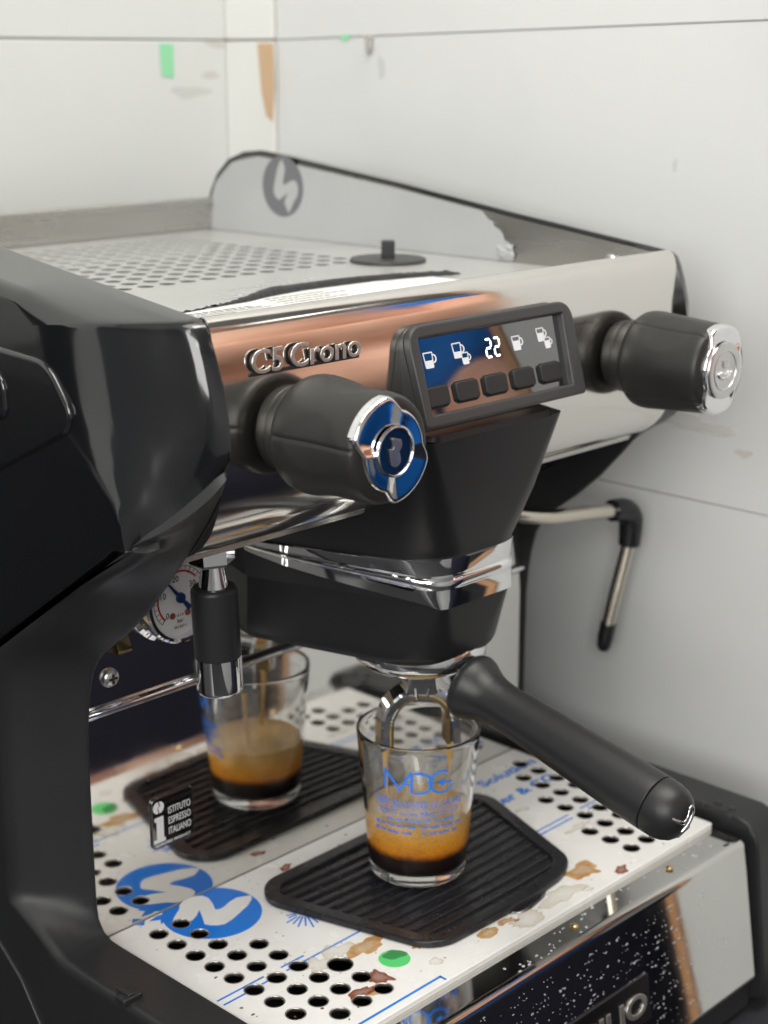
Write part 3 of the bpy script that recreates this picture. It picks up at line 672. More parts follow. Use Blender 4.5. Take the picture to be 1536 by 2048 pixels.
# ---- group head: flat flanks, a rounded corner, a flat front; (half width behind, half width in front, front y, corner radius)
LEV = [(252, (78, 51, -115, 6)), (215, (80, 41.5, -110.5, 16)), (186, (67.5, 33, -104.8, 24)), (165, (59.3, 26, -104, 5)), (132, (60.5, 31, -98, 24))]
def gpar(z):
    z = min(252, max(132, z))
    for (za, pa), (zb, pb) in zip(LEV, LEV[1:]):
        if zb <= z <= za: return tuple(a+(c-a)*(za-z)/(za-zb) for a, c in zip(pa, pb))
NF, NCN, NFR = 26, 20, 6
def gsec(z, k=1.0, dy=0.0, par=None, half=False):
    hb, hf, yf, r = par or gpar(z); a, p, c = Vector((hb, 4)), Vector((hf, yf)), Vector((0, yf))
    p0, p1 = p+(a-p).normalized()*r, p+(c-p).normalized()*r; P_ = []
    for i in range(NF): P_.append(a+(p0-a)*(i/NF))
    for i in range(NCN+1):
        t = i/NCN; P_.append(p0*(1-t)**2+p*2*t*(1-t)+p1*t*t)
    for i in range(1, NFR+1): P_.append(p1+(c-p1)*(i/NFR))
    L_ = [Vector((158.5-q_.x*k, q_.y+dy, z)) for q_ in P_]
    if half: return L_
    return L_+[Vector((317-v_.x, v_.y, z)) for v_ in L_[-2::-1]]
gh = mesh('group_cover', loft([gsec(z) for z in (252, 245, 236, 226, 215, 205, 196, 186, 178, 172)]), 'group', mac, 30)
mesh('group_cover_ridge', loft([gsec(254.4, .86, .8), gsec(251.5, .88, -.4)]), 'group', gh, 30)
mesh('group_lower_cover', loft([gsec(z) for z in (172, 165.5, 165, 157, 149, 141, 136)]+[gsec(133.5, .985, .6), gsec(131.5, .955, 2.2)]), 'group', mac, 30)
def band():
    # strip round the flanks and the front: swept tips on the flanks, lowest at the two front corners
    NS = len(gsec(186)); i0 = 2; rg = []
    prof_ = [(0, -.6), (0, .9), (.05, 1.3), (.30, 1.5), (.335, 1.1), (.375, 1.1), (.41, 1.8), (.45, 2.25), (.50, 2.4), (.55, 2.25), (.59, 1.8), (.62, 1.5), (.80, 1.65), (.985, 1.8), (1.0, 1.3), (1.0, -.6)]
    for i in range(i0, NS-i0):
        k = min(i, NS-1-i); y_ = gsec(186)[i].y; u_ = min(1, max(0, (4-y_)/108))
        zt = 189.5-1.5*(1-u_); zb = 185.5-21.5*min(1, u_*1.12)**.62
        row = []
        for t, o_ in prof_:
            z = zt+(zb-zt)*t; ring = gsec(z); p = ring[i]; tg_ = (ring[i+1]-ring[i-1]).normalized()
            nn = Vector((tg_.y, -tg_.x, 0))
            if nn.dot(p-Vector((158.5, -30, z))) < 0: nn = -nn
            row.append(p+nn*o_*min(1, .25+(k-i0)/8))
        rg.append(row)
    return loft(rg)
mesh('chrome_band', band(), 'chrome', mac, 24)
# the ring the portafilter locks into
mesh('group_ring', lathe([(33, 140), (33, 131), (32, 130), (28, 130)], (158, -65, 0), n=56), 'chrome', mac)
# ---- back panels, bead, screw, sticker
mesh('splash_mirror', box(-5, 321.8, 0, 1.5, -6, 117, .4), 'mirror', mac)
mesh('back_panel', box(-5, 321.8, 1.5, 3, 121, 216, .4), 'mirror', mac)
mesh('splash_bead', extr_x([(3+2.9*math.cos(t)-2.2, 119.2+2.6*math.sin(t)) for t in [2*PI*i/16 for i in range(16)]], -5, 321.8), 'chrome', mac)
sw = mesh('panel_screw', lathe([(4.8, 0), (4.7, 1.0), (4.1, 2.1), (2.8, 2.9), (0, 3.2)], (11, 1.4, 135), (0, -1, 0), 28), 'satin', mac)
mesh('screw_slot', join(box(8.6, 13.4, -2.2, -1.2, 134.5, 135.5), box(10.5, 11.5, -2.25, -1.25, 132.6, 137.4)), 'ink', sw)
mesh('panel_bracket', extr_x(round_poly([(-12, 150), (-6, 163), (-1, 172), (1, 172), (1, 150)], 3), 8, 16), 'brass', mac)
st = mesh('quality_sticker', place(flat([rrect(-13.3, 13.3, -14, 14, 3.2)], 1.1, .45, 3), (44, -.7, 50), X, Z, -Y), 'screen', mac)
P0 = Vector((44, -1.35, 50))
bean = [flat([[(-9.0+2.9*math.cos(t)*1.0-.55, 8.8+3.2*math.sin(t)) for t in [PI/2+PI*i/10 for i in range(11)]]+[(-9.2, 6), (-9.9, 8.2), (-8.7, 9.6), (-9.3, 11.8)]], .1),
        flat([[(-8.5+2.9*math.cos(t)*1.0, 8.8+3.2*math.sin(t)) for t in [-PI/2+PI*i/10 for i in range(11)]]+[(-8.6, 12), (-7.9, 9.7), (-9.2, 8.3), (-8.6, 6)]], .1)]
ibar = flat([[(-11.8, 3.6), (-6.2, 3.6), (-6.2, -8.4), (-5.2, -8.4), (-5.2, -10.4), (-12.6, -10.4), (-12.6, -8.4), (-10.6, -8.4), (-10.6, 1.4), (-11.8, 1.4)]], .1)
mesh('sticker_symbol', place(join(ibar, *bean), P0, X, Z, -Y), 'whiteprint', st)
tx = [place(text(s_, 4.5, .1, 0, width=14.2, yscale=1.2), (-2.9, y_, 0), X, Y, Z) for s_, y_ in (('ISTITUTO', 3.4), ('ESPRESSO', -2.3), ('ITALIANO', -8.0))]
tx.append(place(text('QUALIFIED PRODUCT', 2.0, .1, .02, width=22.5), (-11.6, -12.5, 0), X, Y, Z))
mesh('sticker_lettering', place(join(*tx), P0, X, Z, -Y), 'whiteprint', st)
# ---- pressure gauge
gc = Vector((39, -20, 173.5))
ga = mesh('pressure_gauge', lathe([(23, 22.5), (24, 14), (23.6, 9), (21.5, 7.5), (21.4, 2.5), (22, 1.6), (22, -2), (21, -3), (19.4, -3), (19, -1.2), (19, 1.5)], gc, (0, 1, 0), 64), 'chrome', mac)
mesh('gauge_dial', lathe([(19.4, .9), (0, .9)], gc, (0, 1, 0), 64, None, False, False), 'dial', ga)
mesh('gauge_glass', lathe([(19.0, -1.1), (0, -1.1)], gc, (0, 1, 0), 48, None, False, False), 'thinglass', ga)
def gp(geo): return place(geo, gc+Vector((0, .6, 0)), X, Z, -Y)
tick = []; redt = []
for k in range(26):
    a = rad(225-270*k/25); big_ = k % 5 == 0
    r0, r1 = (12.2 if big_ else 14.0), 15.6; wd = .22 if big_ else .14
    d = Vector((math.cos(a), math.sin(a))); n_ = Vector((-d.y, d.x))*wd
    tick.append(flat([[tuple(d*r0-n_), tuple(d*r1-n_), tuple(d*r1+n_), tuple(d*r0+n_)]], .05))
arc = lambda r0, r1, a0, a1: [(r0*math.cos(rad(a0+(a1-a0)*i/30)), r0*math.sin(rad(a0+(a1-a0)*i/30))) for i in range(31)]+[(r1*math.cos(rad(a1+(a0-a1)*i/30)), r1*math.sin(rad(a1+(a0-a1)*i/30))) for i in range(31)]
mesh('gauge_scale', gp(join(*tick, flat([arc(15.5, 15.8, -45, 225)], .05))), 'ink', ga)
mesh('gauge_red_scale', gp(flat([arc(12.6, 13.6, 40, 225)], .05)), 'red', ga)
nums = [place(text(s_, 4.2, .05, .02, 'CENTER'), (x_, y_, 0), X, Y, Z) for s_, x_, y_ in (('0', -7.6, -9.0), ('10', -9.8, 1.2), ('20', -2.2, 8.2), ('30', 8, 4), ('bar', 0, -12.4), ('cl.1.6', 0, -10))]
nums.append(place(text('EN 837-1', 2.0, .05, .02, 'CENTER'), (0, -15.2, 0), X, Y, Z))
nums[5] = place(text('cl.1.6', 2.0, .05, .02, 'CENTER'), (0, -9.2, 0), X, Y, Z); nums[4] = place(text('bar', 2.8, .05, .03, 'CENTER'), (0, -12.4, 0), X, Y, Z)
mesh('gauge_lettering', gp(join(*nums)), 'ink', ga)
a = rad(131); d = Vector((math.cos(a), math.sin(a))); n_ = Vector((-d.y, d.x))
nd = [tuple(d*15.5+n_*.15), tuple(d*3+n_*.9), tuple(-d*3+n_*.9), tuple(-d*8.5+n_*1.5), tuple(-d*8.5-n_*1.5), tuple(-d*3-n_*.9), tuple(d*3-n_*.9), tuple(d*15.5-n_*.15)]
mesh('gauge_needle', place(join(flat([nd], .5), flat([circ(0, 0, 2.6, 20)], 1.6, .3)), gc-Vector((0, .2, 0)), X, Z, -Y), 'navy', ga)
for x_ in (-4.6, 4.6): mesh('gauge_rivet', lathe([(1.7, .9), (1.5, .2), (0, 0)], gc+Vector((x_, 0, -8.4)), (0, 1, 0), 16), 'copper', ga)
# ---- hot water tap
ax = Vector((0.035, -0.01, -1)).normalized(); t0 = Vector((38, -45, 205))
def at_(h): return t0+ax*h
tp = mesh('water_tap', lathe([(7.2, -8), (10.8, -8), (10.8, 7), (10.2, 8.4), (6, 8.6)], t0, ax, 6), 'chrome', mac, 25)
mesh('tap_neck', lathe([(5.0, 8), (5.6, 12), (7.2, 20), (7.4, 22)], t0, ax, 32), 'chrome', tp)
mesh('tap_sleeve', lathe([(7, 19.6), (9.6, 19.6), (10.7, 20.6), (11.0, 22), (11.1, 54.0), (9, 54.4)], t0, ax, 40), 'matte', tp)
mesh('tap_tip', lathe([(9.5, 53.8), (11.0, 54.2), (11.1, 70), (10.8, 71.4), (9.9, 72.2), (8.4, 72.2), (8.4, 64), (0, 64)], t0, ax, 40), 'chrome', tp)
# ---- steam wand, swung out past the far panel
wp = smooth_path([(268, -27, 170), (285, -31.5, 166), (298, -33, 163), (310, -33.5, 160.5), (340, -34, 157), (366, -34.5, 153), (379, -35, 149.5)], 5)
wd_ = mesh('steam_wand', tube(wp, 4.6, 18), 'pipe', mac)
mesh('wand_elbow', tube(smooth_path([(365, -34.5, 153.4), (377, -35, 151.5), (384, -35, 146), (385.5, -34.6, 137), (385.5, -34, 127)], 5), [6.8+0.8*math.sin(PI*i/20) for i in range(21)], 18), 'rubber', wd_)
mesh('wand_pipe', tube([(385.5, -34.2, 130), (385, -26, 95), (384.6, -20.5, 68)], 4.4, 18), 'pipe', wd_)
mesh('wand_tip', tube([(384.7, -21.4, 72), (384.5, -19.4, 62), (384.4, -18.4, 56), (384.4, -18, 53)], [5.2, 5.2, 4.6, 3.2], 18), 'rubber', wd_)
# ---- drip tray body
tprof = [(-140, -3.4), (-164, -3.4), (-167, -4.0), (-168.8, -5.6), (-169.8, -8.4), (-181.5, -84), (-181.2, -86.4), (-179, -87.4), (-150, -87.4), (-140, -60)]
mesh('drip_tray', extr_x(tprof, .4, 316.4), 'mirror', mac, 30)
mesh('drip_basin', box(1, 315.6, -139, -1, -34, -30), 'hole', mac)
mesh('base_body', join(box(-4, 321, -176, 280, -108, -89), box(1, 316, 1, 280, -88, 100)), 'steeldark', mac)
# grate with its punched holes
hl = []
G = 14.3
for (i, j0, j1) in ((0, 1, 8), (1, 1, 9), (2, 4, 9), (3, 8, 9)):
    for j in range(j0, j1+1): hl.append((20.4+i*G, -2.2-j*G, 4.6))
hl.append((20.4+3*G+.5, -2.2-7*G+.9, 6.2))
for (i, j0, j1) in ((0, 4, 6), (1, 1, 6), (2, -2, 5), (3, -2, 6)):
    for j in range(j0, j1+1):
        if (i, j) == (2, -2) or (i == 3 and j == 6): continue
        y_ = -46.8-j*G
        if y_ < -10 : hl.append((259.2+i*G, y_, 4.6))
hl = [h for h in hl if h[1] < -6]
grate = mesh('drip_grate', up_at(flat([rrect(0.2, 316.2, -148.2, -0.6, 1.2)]+[circ(h[0], h[1], h[2], 24) for h in hl], 1.5, 0.5, 2), -0.75), 'film', mac, 50)
mesh('grate_edge', join(box(.6, 315.8, -147.9, -146.9, -3.3, -1.2), box(.4, 1.4, -147.5, -1, -3.3, -1.2)), 'film', grate)
mesh('grate_steel_lips', join(*[lathe([(h[2]+.05, -.35), (h[2]-.1, -.05), (h[2]-.45, -.3), (h[2]-.55, -3.2)], (h[0], h[1], 0), n=24) if False else ([], []) for h in hl], *[(lambda q: (q[0], [f for f in q[1] if len(f) == 4]))(lathe([(h[2]+.45, .12), (h[2]+.1, .24), (h[2]-.25, -.05), (h[2]-.3, -1.5)], (h[0], h[1], 0), n=24)) for h in hl]), 'brushed', grate, 60, 'stuff')
def pr(loops, nm, m_='blue', z=.06, th_=.08): return mesh(nm, cut(up_at(flat(loops, th_), z)), m_, grate)
def clip_holes(poly):
    out = []; inn = []
    cx = sum(p[0] for p in poly)/len(poly); cyy = sum(p[1] for p in poly)/len(poly)
    for p in poly:
        p = Vector(p)
        for h in hl:
            dv = p-Vector(h[:2])
            if dv.length < h[2]+.3:                       # pull the outline in to the edge of the hole
                d_ = (Vector((cx, cyy))-Vector(h[:2])).normalized(); e1 = dv-d_*dv.dot(d_)
                if e1.length < h[2]+.3: p = Vector(h[:2])+e1+d_*math.sqrt(max(0, (h[2]+.3)**2-e1.length_squared))
        out.append(tuple(p))
    for h in hl:
        if inside(h, poly) and all((Vector(p)-Vector(h[:2])).length > h[2]+.32 for p in out): inn.append(circ(h[0], h[1], h[2]+.3, 24))
    return [out]+inn
def cut(geo):
    bm = bmesh.new(); vs = [bm.verts.new(v) for v in geo[0]]
    for f in geo[1]:
        try: bm.faces.new([vs[i] for i in f])
        except ValueError: pass
    bmesh.ops.remove_doubles(bm, verts=bm.verts, dist=1e-4); bmesh.ops.triangulate(bm, faces=bm.faces[:])
    xs = [v.co.x for v in bm.verts]; ys = [v.co.y for v in bm.verts]
    near = [h for h in hl if min(xs)-6 < h[0] < max(xs)+6 and min(ys)-6 < h[1] < max(ys)+6]
    if near:
        for _ in range(7):
            L_ = [e_ for e_ in bm.edges if e_.calc_length() > .8 and any(abs(math.hypot((e_.verts[0].co.x+e_.verts[1].co.x)/2-h[0], (e_.verts[0].co.y+e_.verts[1].co.y)/2-h[1])-h[2]) < .55*e_.calc_length()+.3 for h in near)]
            if not L_: break
            bmesh.ops.subdivide_edges(bm, edges=L_, cuts=1); bmesh.ops.triangulate(bm, faces=bm.faces[:])
        bmesh.ops.delete(bm, geom=[f for f in bm.faces if any(math.hypot(f.calc_center_median().x-h[0], f.calc_center_median().y-h[1]) < h[2]+.05 for h in near)], context='FACES')
    bm.verts.index_update(); r = [tuple(v.co) for v in bm.verts], [[v.index for v in f.verts] for f in bm.faces]; bm.free(); return r
def inside(h, poly):
    x_, y_ = h[0], h[1]; c_ = False; n = len(poly)
    for i in range(n):
        (x1, y1), (x2, y2) = poly[i], poly[i-1]
        if (y1 > y_) != (y2 > y_) and x_ < (x2-x1)*(y_-y1)/(y2-y1)+x1: c_ = not c_
    return c_
dsc = [p for p in [(52.5+25.5*math.cos(t), min(-.9, -19.5+25.5*math.sin(t))) for t in [2*PI*i/160 for i in range(160)]]]
pr([dsc], 'emblem_disc')
pr([Nsh], 'emblem_letter', 'film', .24)
pr([[(24.5, -3.2), (30.5, -2.0), (42, -5), (34.5, -8.6), (27, -9.8), (29.6, -6.2)]], 'emblem_tail', z=.15); pr([[(17.4, -1.6), (23.6, -1.3), (20.4, -4.6)]], 'emblem_tail', z=.15)
def bar_(x0, y0, x1, y1, t):
    d = Vector((x1-x0, y1-y0)).normalized(); n_ = Vector((-d.y, d.x))*t/2; a, c_ = Vector((x0, y0)), Vector((x1, y1))
    return [tuple(a-n_), tuple(c_-n_), tuple(c_+n_), tuple(a+n_)]
lines = [bar_(2, -83, 31, -83, 1.1), bar_(42, -83, 57, -83, 1.1), bar_(2, -87.6, 16, -87.6, 1.1), bar_(26, -87.2, 31, -87.2, 1.1), bar_(42, -87, 94, -86.6, 1.1),
         bar_(236, -82.6, 267, -82.6, 1.1), bar_(278, -82.6, 300, -82.6, 1.1), bar_(236, -86.6, 266, -86.6, 1.1), bar_(281, -86.6, 306, -86.6, 1.1), bar_(20, -143.4, 90, -143.4, 1.4), bar_(89.4, -143, 89.4, -147.2, 1.3)]
for l_ in lines: pr([l_], 'printed_line')
for a0, r0, r1 in ((200, 5, 13), (214, 5, 15), (229, 5, 14), (243, 5, 16), (258, 6, 13), (186, 6, 14), (170, 5, 10), (156, 5, 10)):
    c_ = Vector((86, -53)); d = Vector((math.cos(rad(a0)), math.sin(rad(a0)))); a_, e_ = c_+d*r0, c_+d*r1
    pr([bar_(a_.x, a_.y, e_.x, e_.y, 0.9)], 'printed_ray')
mesh('film_lettering', place(text('Solution', 13, .08, .25, width=62), (252, 4.5-7.5, .06), Vector((.86, -.5, 0)).normalized() if False else X, Y, Z) if False else cut(place(text('Solution', 11, .08, .28, 'RIGHT', 50), (311, -24, .06), X, Y, Z)), 'blue', grate)
mesh('film_lettering', cut(place(text('Water & CO\u2082', 11, .08, .28, 'RIGHT', 84), (310, -47, .06), X, Y, Z)), 'blue', grate)
# green dot sticker, half wet
mesh('dot_sticker', up_at(flat([circ(85.7, -116.8, 7.8, 32)], .15), .1), 'green', grate)
mesh('dot_sticker_wet', blob(88.2, -114.4, 5.4, 4.4, .18, 12, .12), 'greenwet', grate)
# coffee stains
def stain(x, y, rx, ry, m_, seed, h=.1, z=.07, r_=.26):
    rn_ = random.Random(seed); ph = [rn_.uniform(0, 2*PI) for _ in range(9)]; am = [r_/(k+1.2)**.8*rn_.uniform(.5, 1.1) for k in range(9)]
    R = lambda t: 1+sum(a*math.sin((k+2)*t+p) for k, (a, p) in enumerate(zip(am, ph)))
    V, F = [], []; n = 48; SS = (1, .95, .86, .7, .45, .15)
    for s_, hh in zip(SS, (0, .8, 1, .9, .8, .8)):
        for i in range(n):
            t = 2*PI*i/n; q_ = s_*(1+(R(t)-1)*s_**.5); V.append((x+rx*q_*math.cos(t), y+ry*q_*math.sin(t), z+h*hh))
    for k in range(len(SS)-1):
        for i in range(n): F.append((k*n+i, k*n+(i+1) % n, (k+1)*n+(i+1) % n, (k+1)*n+i))
    F.append([(len(SS)-1)*n+i for i in range(n)])
    V, F = cut((V, F))
    o = mesh('coffee_stain', (V, F), m_, grate, fix=False)
    at = o.data.attributes.new('rim', 'FLOAT', 'POINT')
    for i, v in enumerate(V):
        dx, dy = (v[0]-x)/rx, (v[1]-y)/ry; t = math.atan2(dy, dx); s_ = min(1, math.hypot(dx, dy)/max(.2, R(t)))
        at.data[i].value = .6 if s_ > .975 else 1-max(0, (.95-s_))/.95*1.6 if s_ > .36 else 0
stain(219.9, -128.8, 10.5, 7, 'amber', 1); stain(234.9, -143.4, 5, 3.2, 'rust', 2); stain(190.5, -137, 15, 6.5, 'pale', 3, .15); stain(135.4, -134, 6.4, 4.2, 'amber', 4, r_=.1)
stain(205.5, -142.6, 3.4, 2.4, 'pale', 5); stain(160, -139.6, 13, 5.5, 'pale', 6, .1); stain(150, -133, 5, 2.4, 'amber', 44); stain(155, -136.5, 1.6, 1.2, 'rust', 45)
stain(84, -99, 10, 6.5, 'amber', 8, .15, r_=.3); stain(72, -92, 9, 6, 'pale', 9, .12, r_=.34); stain(56, -94, 8, 6, 'pale', 10, .12, r_=.3)
stain(54, -126, 7, 3.6, 'rust', 11, .25, r_=.3); stain(69, -123, 4.2, 7, 'rust', 13, .3, r_=.3); stain(61, -129.5, 5.5, 3.2, 'amber', 14)
stain(111, -11.3, 4.2, 2.4, 'rust', 15); stain(104, -116.5, 4.5, 4, 'amber', 16, .12); stain(254, -59, 5, 2.4, 'pale', 17, .1); stain(258, -96, 9, 2.6, 'pale', 18, .1, r_=.3); stain(98, -133, 4, 3, 'pale', 19, .1)
rs = random.Random(11); sp_ = []
for _ in range(150):
    x_, y_ = rs.uniform(3, 313), rs.uniform(-146, -3); r_ = rs.choice((.25, .3, .35, .5, .75)); sp_.append(blob(x_, y_, r_*1.3, r_, .03, rs.random(), .12, 9))
mesh('coffee_specks', join(*sp_), 'speck', grate, 60, 'stuff')
# dried drops on the tray front and lip
td = (Vector((0, -181.5, -84))-Vector((0, -169.8, -8.4))); tl = td.length; td.normalize(); tn = Vector((0, td.z, -td.y)); tn = tn if tn.y < 0 else -tn
rs = random.Random(5); dr_ = []
def drop_on(o, u, v, n, rx, ry, seed, h):
    return place(blob(0, 0, rx, ry, 0, seed, h, 10, .3), o, u, v, n)
for k in range(2000):
    row = rs.randint(0, 24); x_ = rs.uniform(60, 312); s_ = 5+row*3.0+rs.gauss(0, .45)+(x_-200)*.02
    if math.sin(x_*.11+row*1.7)+math.sin(x_*.37+row) < rs.uniform(-1.2, 1.0): continue
    if s_ > tl-2 or s_ < 2: continue
    if 130 < x_ < 216 and s_ > 34: continue
    if x_ > 292: continue
    r_ = rs.choice((.12, .14, .16, .2, .25, .33, .5)); dr_.append(drop_on(Vector((x_, -169.8, -8.4))+td*s_+tn*.02, X, td, tn, r_*rs.uniform(1.0, 2.2), r_, rs.random(), .12))
mesh('dried_drops', join(*dr_), 'drop', mac, 60, 'stuff')
dl = []
for k in range(40): dl.append(blob(rs.uniform(120, 300), rs.uniform(-165, -151), rs.uniform(.3, 1.2), rs.uniform(.3, .8), -3.4, rs.random(), .25, 10))
mesh('lip_drops', join(*dl), 'drop', mac, 60, 'stuff')
for (x_, y_) in ((158.5, -158), (243, -158)): mesh('lip_bolt', lathe([(2.4, -3.4), (2.3, -2.2), (1.4, -1.6), (0, -1.6)], (x_+16, y_, 0), n=6), 'brass', mac)
# name plate on the tray front
PL = Vector((0, -169.8, -8.4))
bd = mesh('name_plate', place(flat([rrect(104, 216, -58, -32.5, .8)], 1.2, .3), PL+tn*.5, X, -td, tn), 'plate', mac)
mesh('plate_letters', place(text('RANCILIO', 17, 1.2, .1, 'RIGHT', 104, .3), PL+tn*1.5+X*212.5-td*-52.5*1.0 if False else PL+tn*1.5+X*212.5+td*52.0, X, -td, tn), 'satinbright', bd)

# ================================================================== RUBBER MAT
matt = thing('rubber_mat', 'black ribbed rubber cup mat lying wet on the white drip grate', 'mat', (161, -75, .2))
mo = round_poly([(76, -34), (88, -19), (165, -18.6), (240, -19.5), (250.5, -38), (221.5, -119), (206, -127.5), (172, -131), (112, -129), (101, -121)], [10, 12, 0, 10, 9, 9, 10, 30, 9, 8], 8)
mi = inset(mo, 8.2)
mesh('mat_rim', up_at(flat([mo, mi], 3.6, 0.9, 3), 2.0), 'rubber', matt, 50)
mesh('mat_base', up_at(flat([inset(mo, 6)], 1.4), .95), 'rubber', matt)
ys = -34.0; nr = 0
while ys > -119:
    # cut the rib to the inner outline
    xs = []
    for i in range(len(mi)):
        (x1, y1), (x2, y2) = mi[i-1], mi[i]
        if (y1 > ys) != (y2 > ys): xs.append(x1+(ys-y1)*(x2-x1)/(y2-y1))
    xs.sort()
    if len(xs) >= 2:
        a, c_ = xs[0]+1.5, xs[-1]-1.5; bow = lambda x_: -2.6*(1-((x_-161)/75)**2)
        pts = [(a+(c_-a)*i/20, ys+bow(a+(c_-a)*i/20)+1.2) for i in range(21)]
        V, F = [], []
        for x_, y_ in pts:
            for dy, zz in ((1.3, 1.2), (.8, 2.8), (.35, 3.2), (-.35, 3.2), (-.8, 2.8), (-1.3, 1.2)): V.append((x_, y_+dy, zz))
        for i in range(20):
            for k in range(5): F.append((i*6+k, i*6+k+1, (i+1)*6+k+1, (i+1)*6+k))
        F += [[0, 1, 2, 3, 4, 5], [20*6+q for q in (5, 4, 3, 2, 1, 0)]]
        mesh('rib', (V, F), 'rubber', matt, 50)
    ys -= 7.4
rs = random.Random(21); wd2 = []
for k in range(130):
    x_, y_ = rs.uniform(84, 246), rs.uniform(-127, -22); r_ = rs.uniform(.3, 1.0)
    if inside((x_, y_), inset(mo, 1.5)): wd2.append(blob(x_, y_, r_*1.2, r_, 3.75 if not inside((x_, y_), mi) else 2.6, rs.random(), .6, 10))
mesh('water_drops', join(*wd2), 'water', matt, 60, 'stuff')
mesh('wet_patch', blob(172, -128.5, 17, 5.2, .3, 77, .8, 36, .16), 'screen', matt)

# ================================================================== GLASS, ESPRESSO
GC = (158, -65, 3.25)
glass = thing('drinking_glass', 'clear tapered glass with blue lettering under the spout, half full of fresh espresso', 'glass', GC)
Ro = lambda h: 25.6+7.2*(h/81.5)
Ri = lambda h: Ro(h)-1.7
pg = [(0, .9), (18, .9), (22, .2), (24.4, 0), (25.3, .8), (25.7, 2.2)]+[(Ro(h), h) for h in range(5, 80, 6)]+[(Ro(80.4), 80.4), (Ro(81.2)-.3, 81.3), (Ro(81.5)-.85, 81.6), (Ri(81.2)+.3, 81.3), (Ri(80.4), 80.4)]+[(Ri(h), h) for h in range(77, 8, -6)]+[(Ri(7)-.6, 6.6), (Ri(6)-2.5, 5.6), (16, 5.3), (0, 5.2)]
mesh('glass_body', lathe(pg, GC, n=80), 'glass', glass, 60)
cm = bpy.data.materials.new('condensation'); cm.use_nodes = True; mt['mist'] = cm
nt = cm.node_tree; b = nt.nodes['Principled BSDF']; b.inputs['Base Color'].default_value = (.82, .80, .74, 1); b.inputs['Roughness'].default_value = .5
nn_ = nt.nodes.new('ShaderNodeTexNoise'); nn_.inputs['Scale'].default_value = 90; nn_.inputs['Detail'].default_value = 5; mp = nt.nodes.new('ShaderNodeMapping'); mp.inputs['Scale'].default_value = (1.6, 1.6, .25)
tc = nt.nodes.new('ShaderNodeTexCoord'); nt.links.new(tc.outputs['Object'], mp.inputs[0]); nt.links.new(mp.outputs[0], nn_.inputs['Vector'])
m4 = nt.nodes.new('ShaderNodeMapRange'); m4.inputs[1].default_value = .35; m4.inputs[2].default_value = .75; m4.inputs[3].default_value = .05; m4.inputs[4].default_value = .34; nt.links.new(nn_.outputs[0], m4.inputs[0]); nt.links.new(m4.outputs[0], b.inputs['Alpha'])
mesh('steam_mist', lathe([(Ri(h)-.12, h) for h in range(38, 78, 4)], GC, n=64, caps=False), 'mist', glass, 60, fix=False)
vd = Vector((CP.x-GC[0], CP.y-GC[1], 0)).normalized(); a0 = math.atan2(vd.y, vd.x)
def wrap(geo, zc, dr=0.12):
    V = []
    for (a, h, c_) in geo[0]:
        z = zc+h; R_ = Ro(z)+dr+c_; th_ = a0+a/Ro(z); V.append((GC[0]+R_*math.cos(th_), GC[1]+R_*math.sin(th_), GC[2]+z))
    return V, geo[1]
def sub(geo, k=2):
    bm = bmesh.new(); vs = [bm.verts.new(v) for v in geo[0]]
    for f in geo[1]:
        try: bm.faces.new([vs[i] for i in f])
        except ValueError: pass
    bmesh.ops.triangulate(bm, faces=bm.faces[:])
    bmesh.ops.remove_doubles(bm, verts=bm.verts, dist=1e-4)
    for _ in range(4):
        L_ = [e_ for e_ in bm.edges if e_.calc_length() > 4]
        if not L_: break
        bmesh.ops.subdivide_edges(bm, edges=L_, cuts=1)
        bmesh.ops.triangulate(bm, faces=bm.faces[:])
    bm.verts.index_update(); r = [tuple(v.co) for v in bm.verts], [[v.index for v in f.verts] for f in bm.faces]; bm.free(); return r
# logo strokes drawn as bars and arcs
def stroke(pts, t):
    out = []; P_ = [Vector(p) for p in pts]; L_, R_ = [], []
    for i, p in enumerate(P_):
        d = (P_[min(i+1, len(P_)-1)]-P_[max(i-1, 0)]).normalized(); n_ = Vector((-d.y, d.x))*t/2
        L_.append(tuple(p+n_)); R_.append(tuple(p-n_))
    return L_+R_[::-1]
ar = lambda cx, cy, r, a_, b_, n=18: [(cx+r*math.cos(rad(a_+(b_-a_)*i/n)), cy+r*math.sin(rad(a_+(b_-a_)*i/n))) for i in range(n+1)]
T = 1.15
lg = [flat([stroke([(-16.6, -1.2), (-16.6, 9.3)], T)], .05), flat([stroke([(-16.9, 9.2), (-9.6, -.2)], T)], .05), flat([stroke([(-9.8, -2.2), (-3.4, 8.6)], T)], .05), flat([stroke([(-3.2, 8.6), (-3.2, -2.6)], T)], .05),
      flat([stroke([(-7.4, 2), (-3, 2)], .8)], .05), flat([stroke([(-2, 8.2), (1.2, 8.2)]+ar(1.2, 2.8, 5.4, 90, -90)+[(-2.0, -2.6)], T)], .05), flat([stroke(ar(11.6, 3, 5.9, 52, 340), T)], .05), flat([stroke([(17, 2.6), (12.4, 2.6)], T)], .05), flat([[(9.6, 2.6), (12.8, 4.6), (12.8, .6)]], .05)]
def up90(gs): return wrap(sub(join(*[([(p[0]*1.06, p[1]*1.06, p[2]) for p in g_[0]], g_[1]) for g_ in gs])), 59.5)
mesh('glass_logo', up90([place(q, (0, 0, 0), X, Y, Z) for q in lg]), 'glassprint', glass)
def line_(s_, size, h, wdt, bold=.05, ys=1.15): return wrap(sub(text(s_, size, .05, bold, 'CENTER', wdt, yscale=ys)), h)
mesh('glass_lettering', line_('THI\u1ebeT B\u1eca & D\u1ee4NG V\u1ee4 C\u00c0 PH\u00ca', 4.2, 48.2, 49, .03, 1.25), 'glassprint', glass)
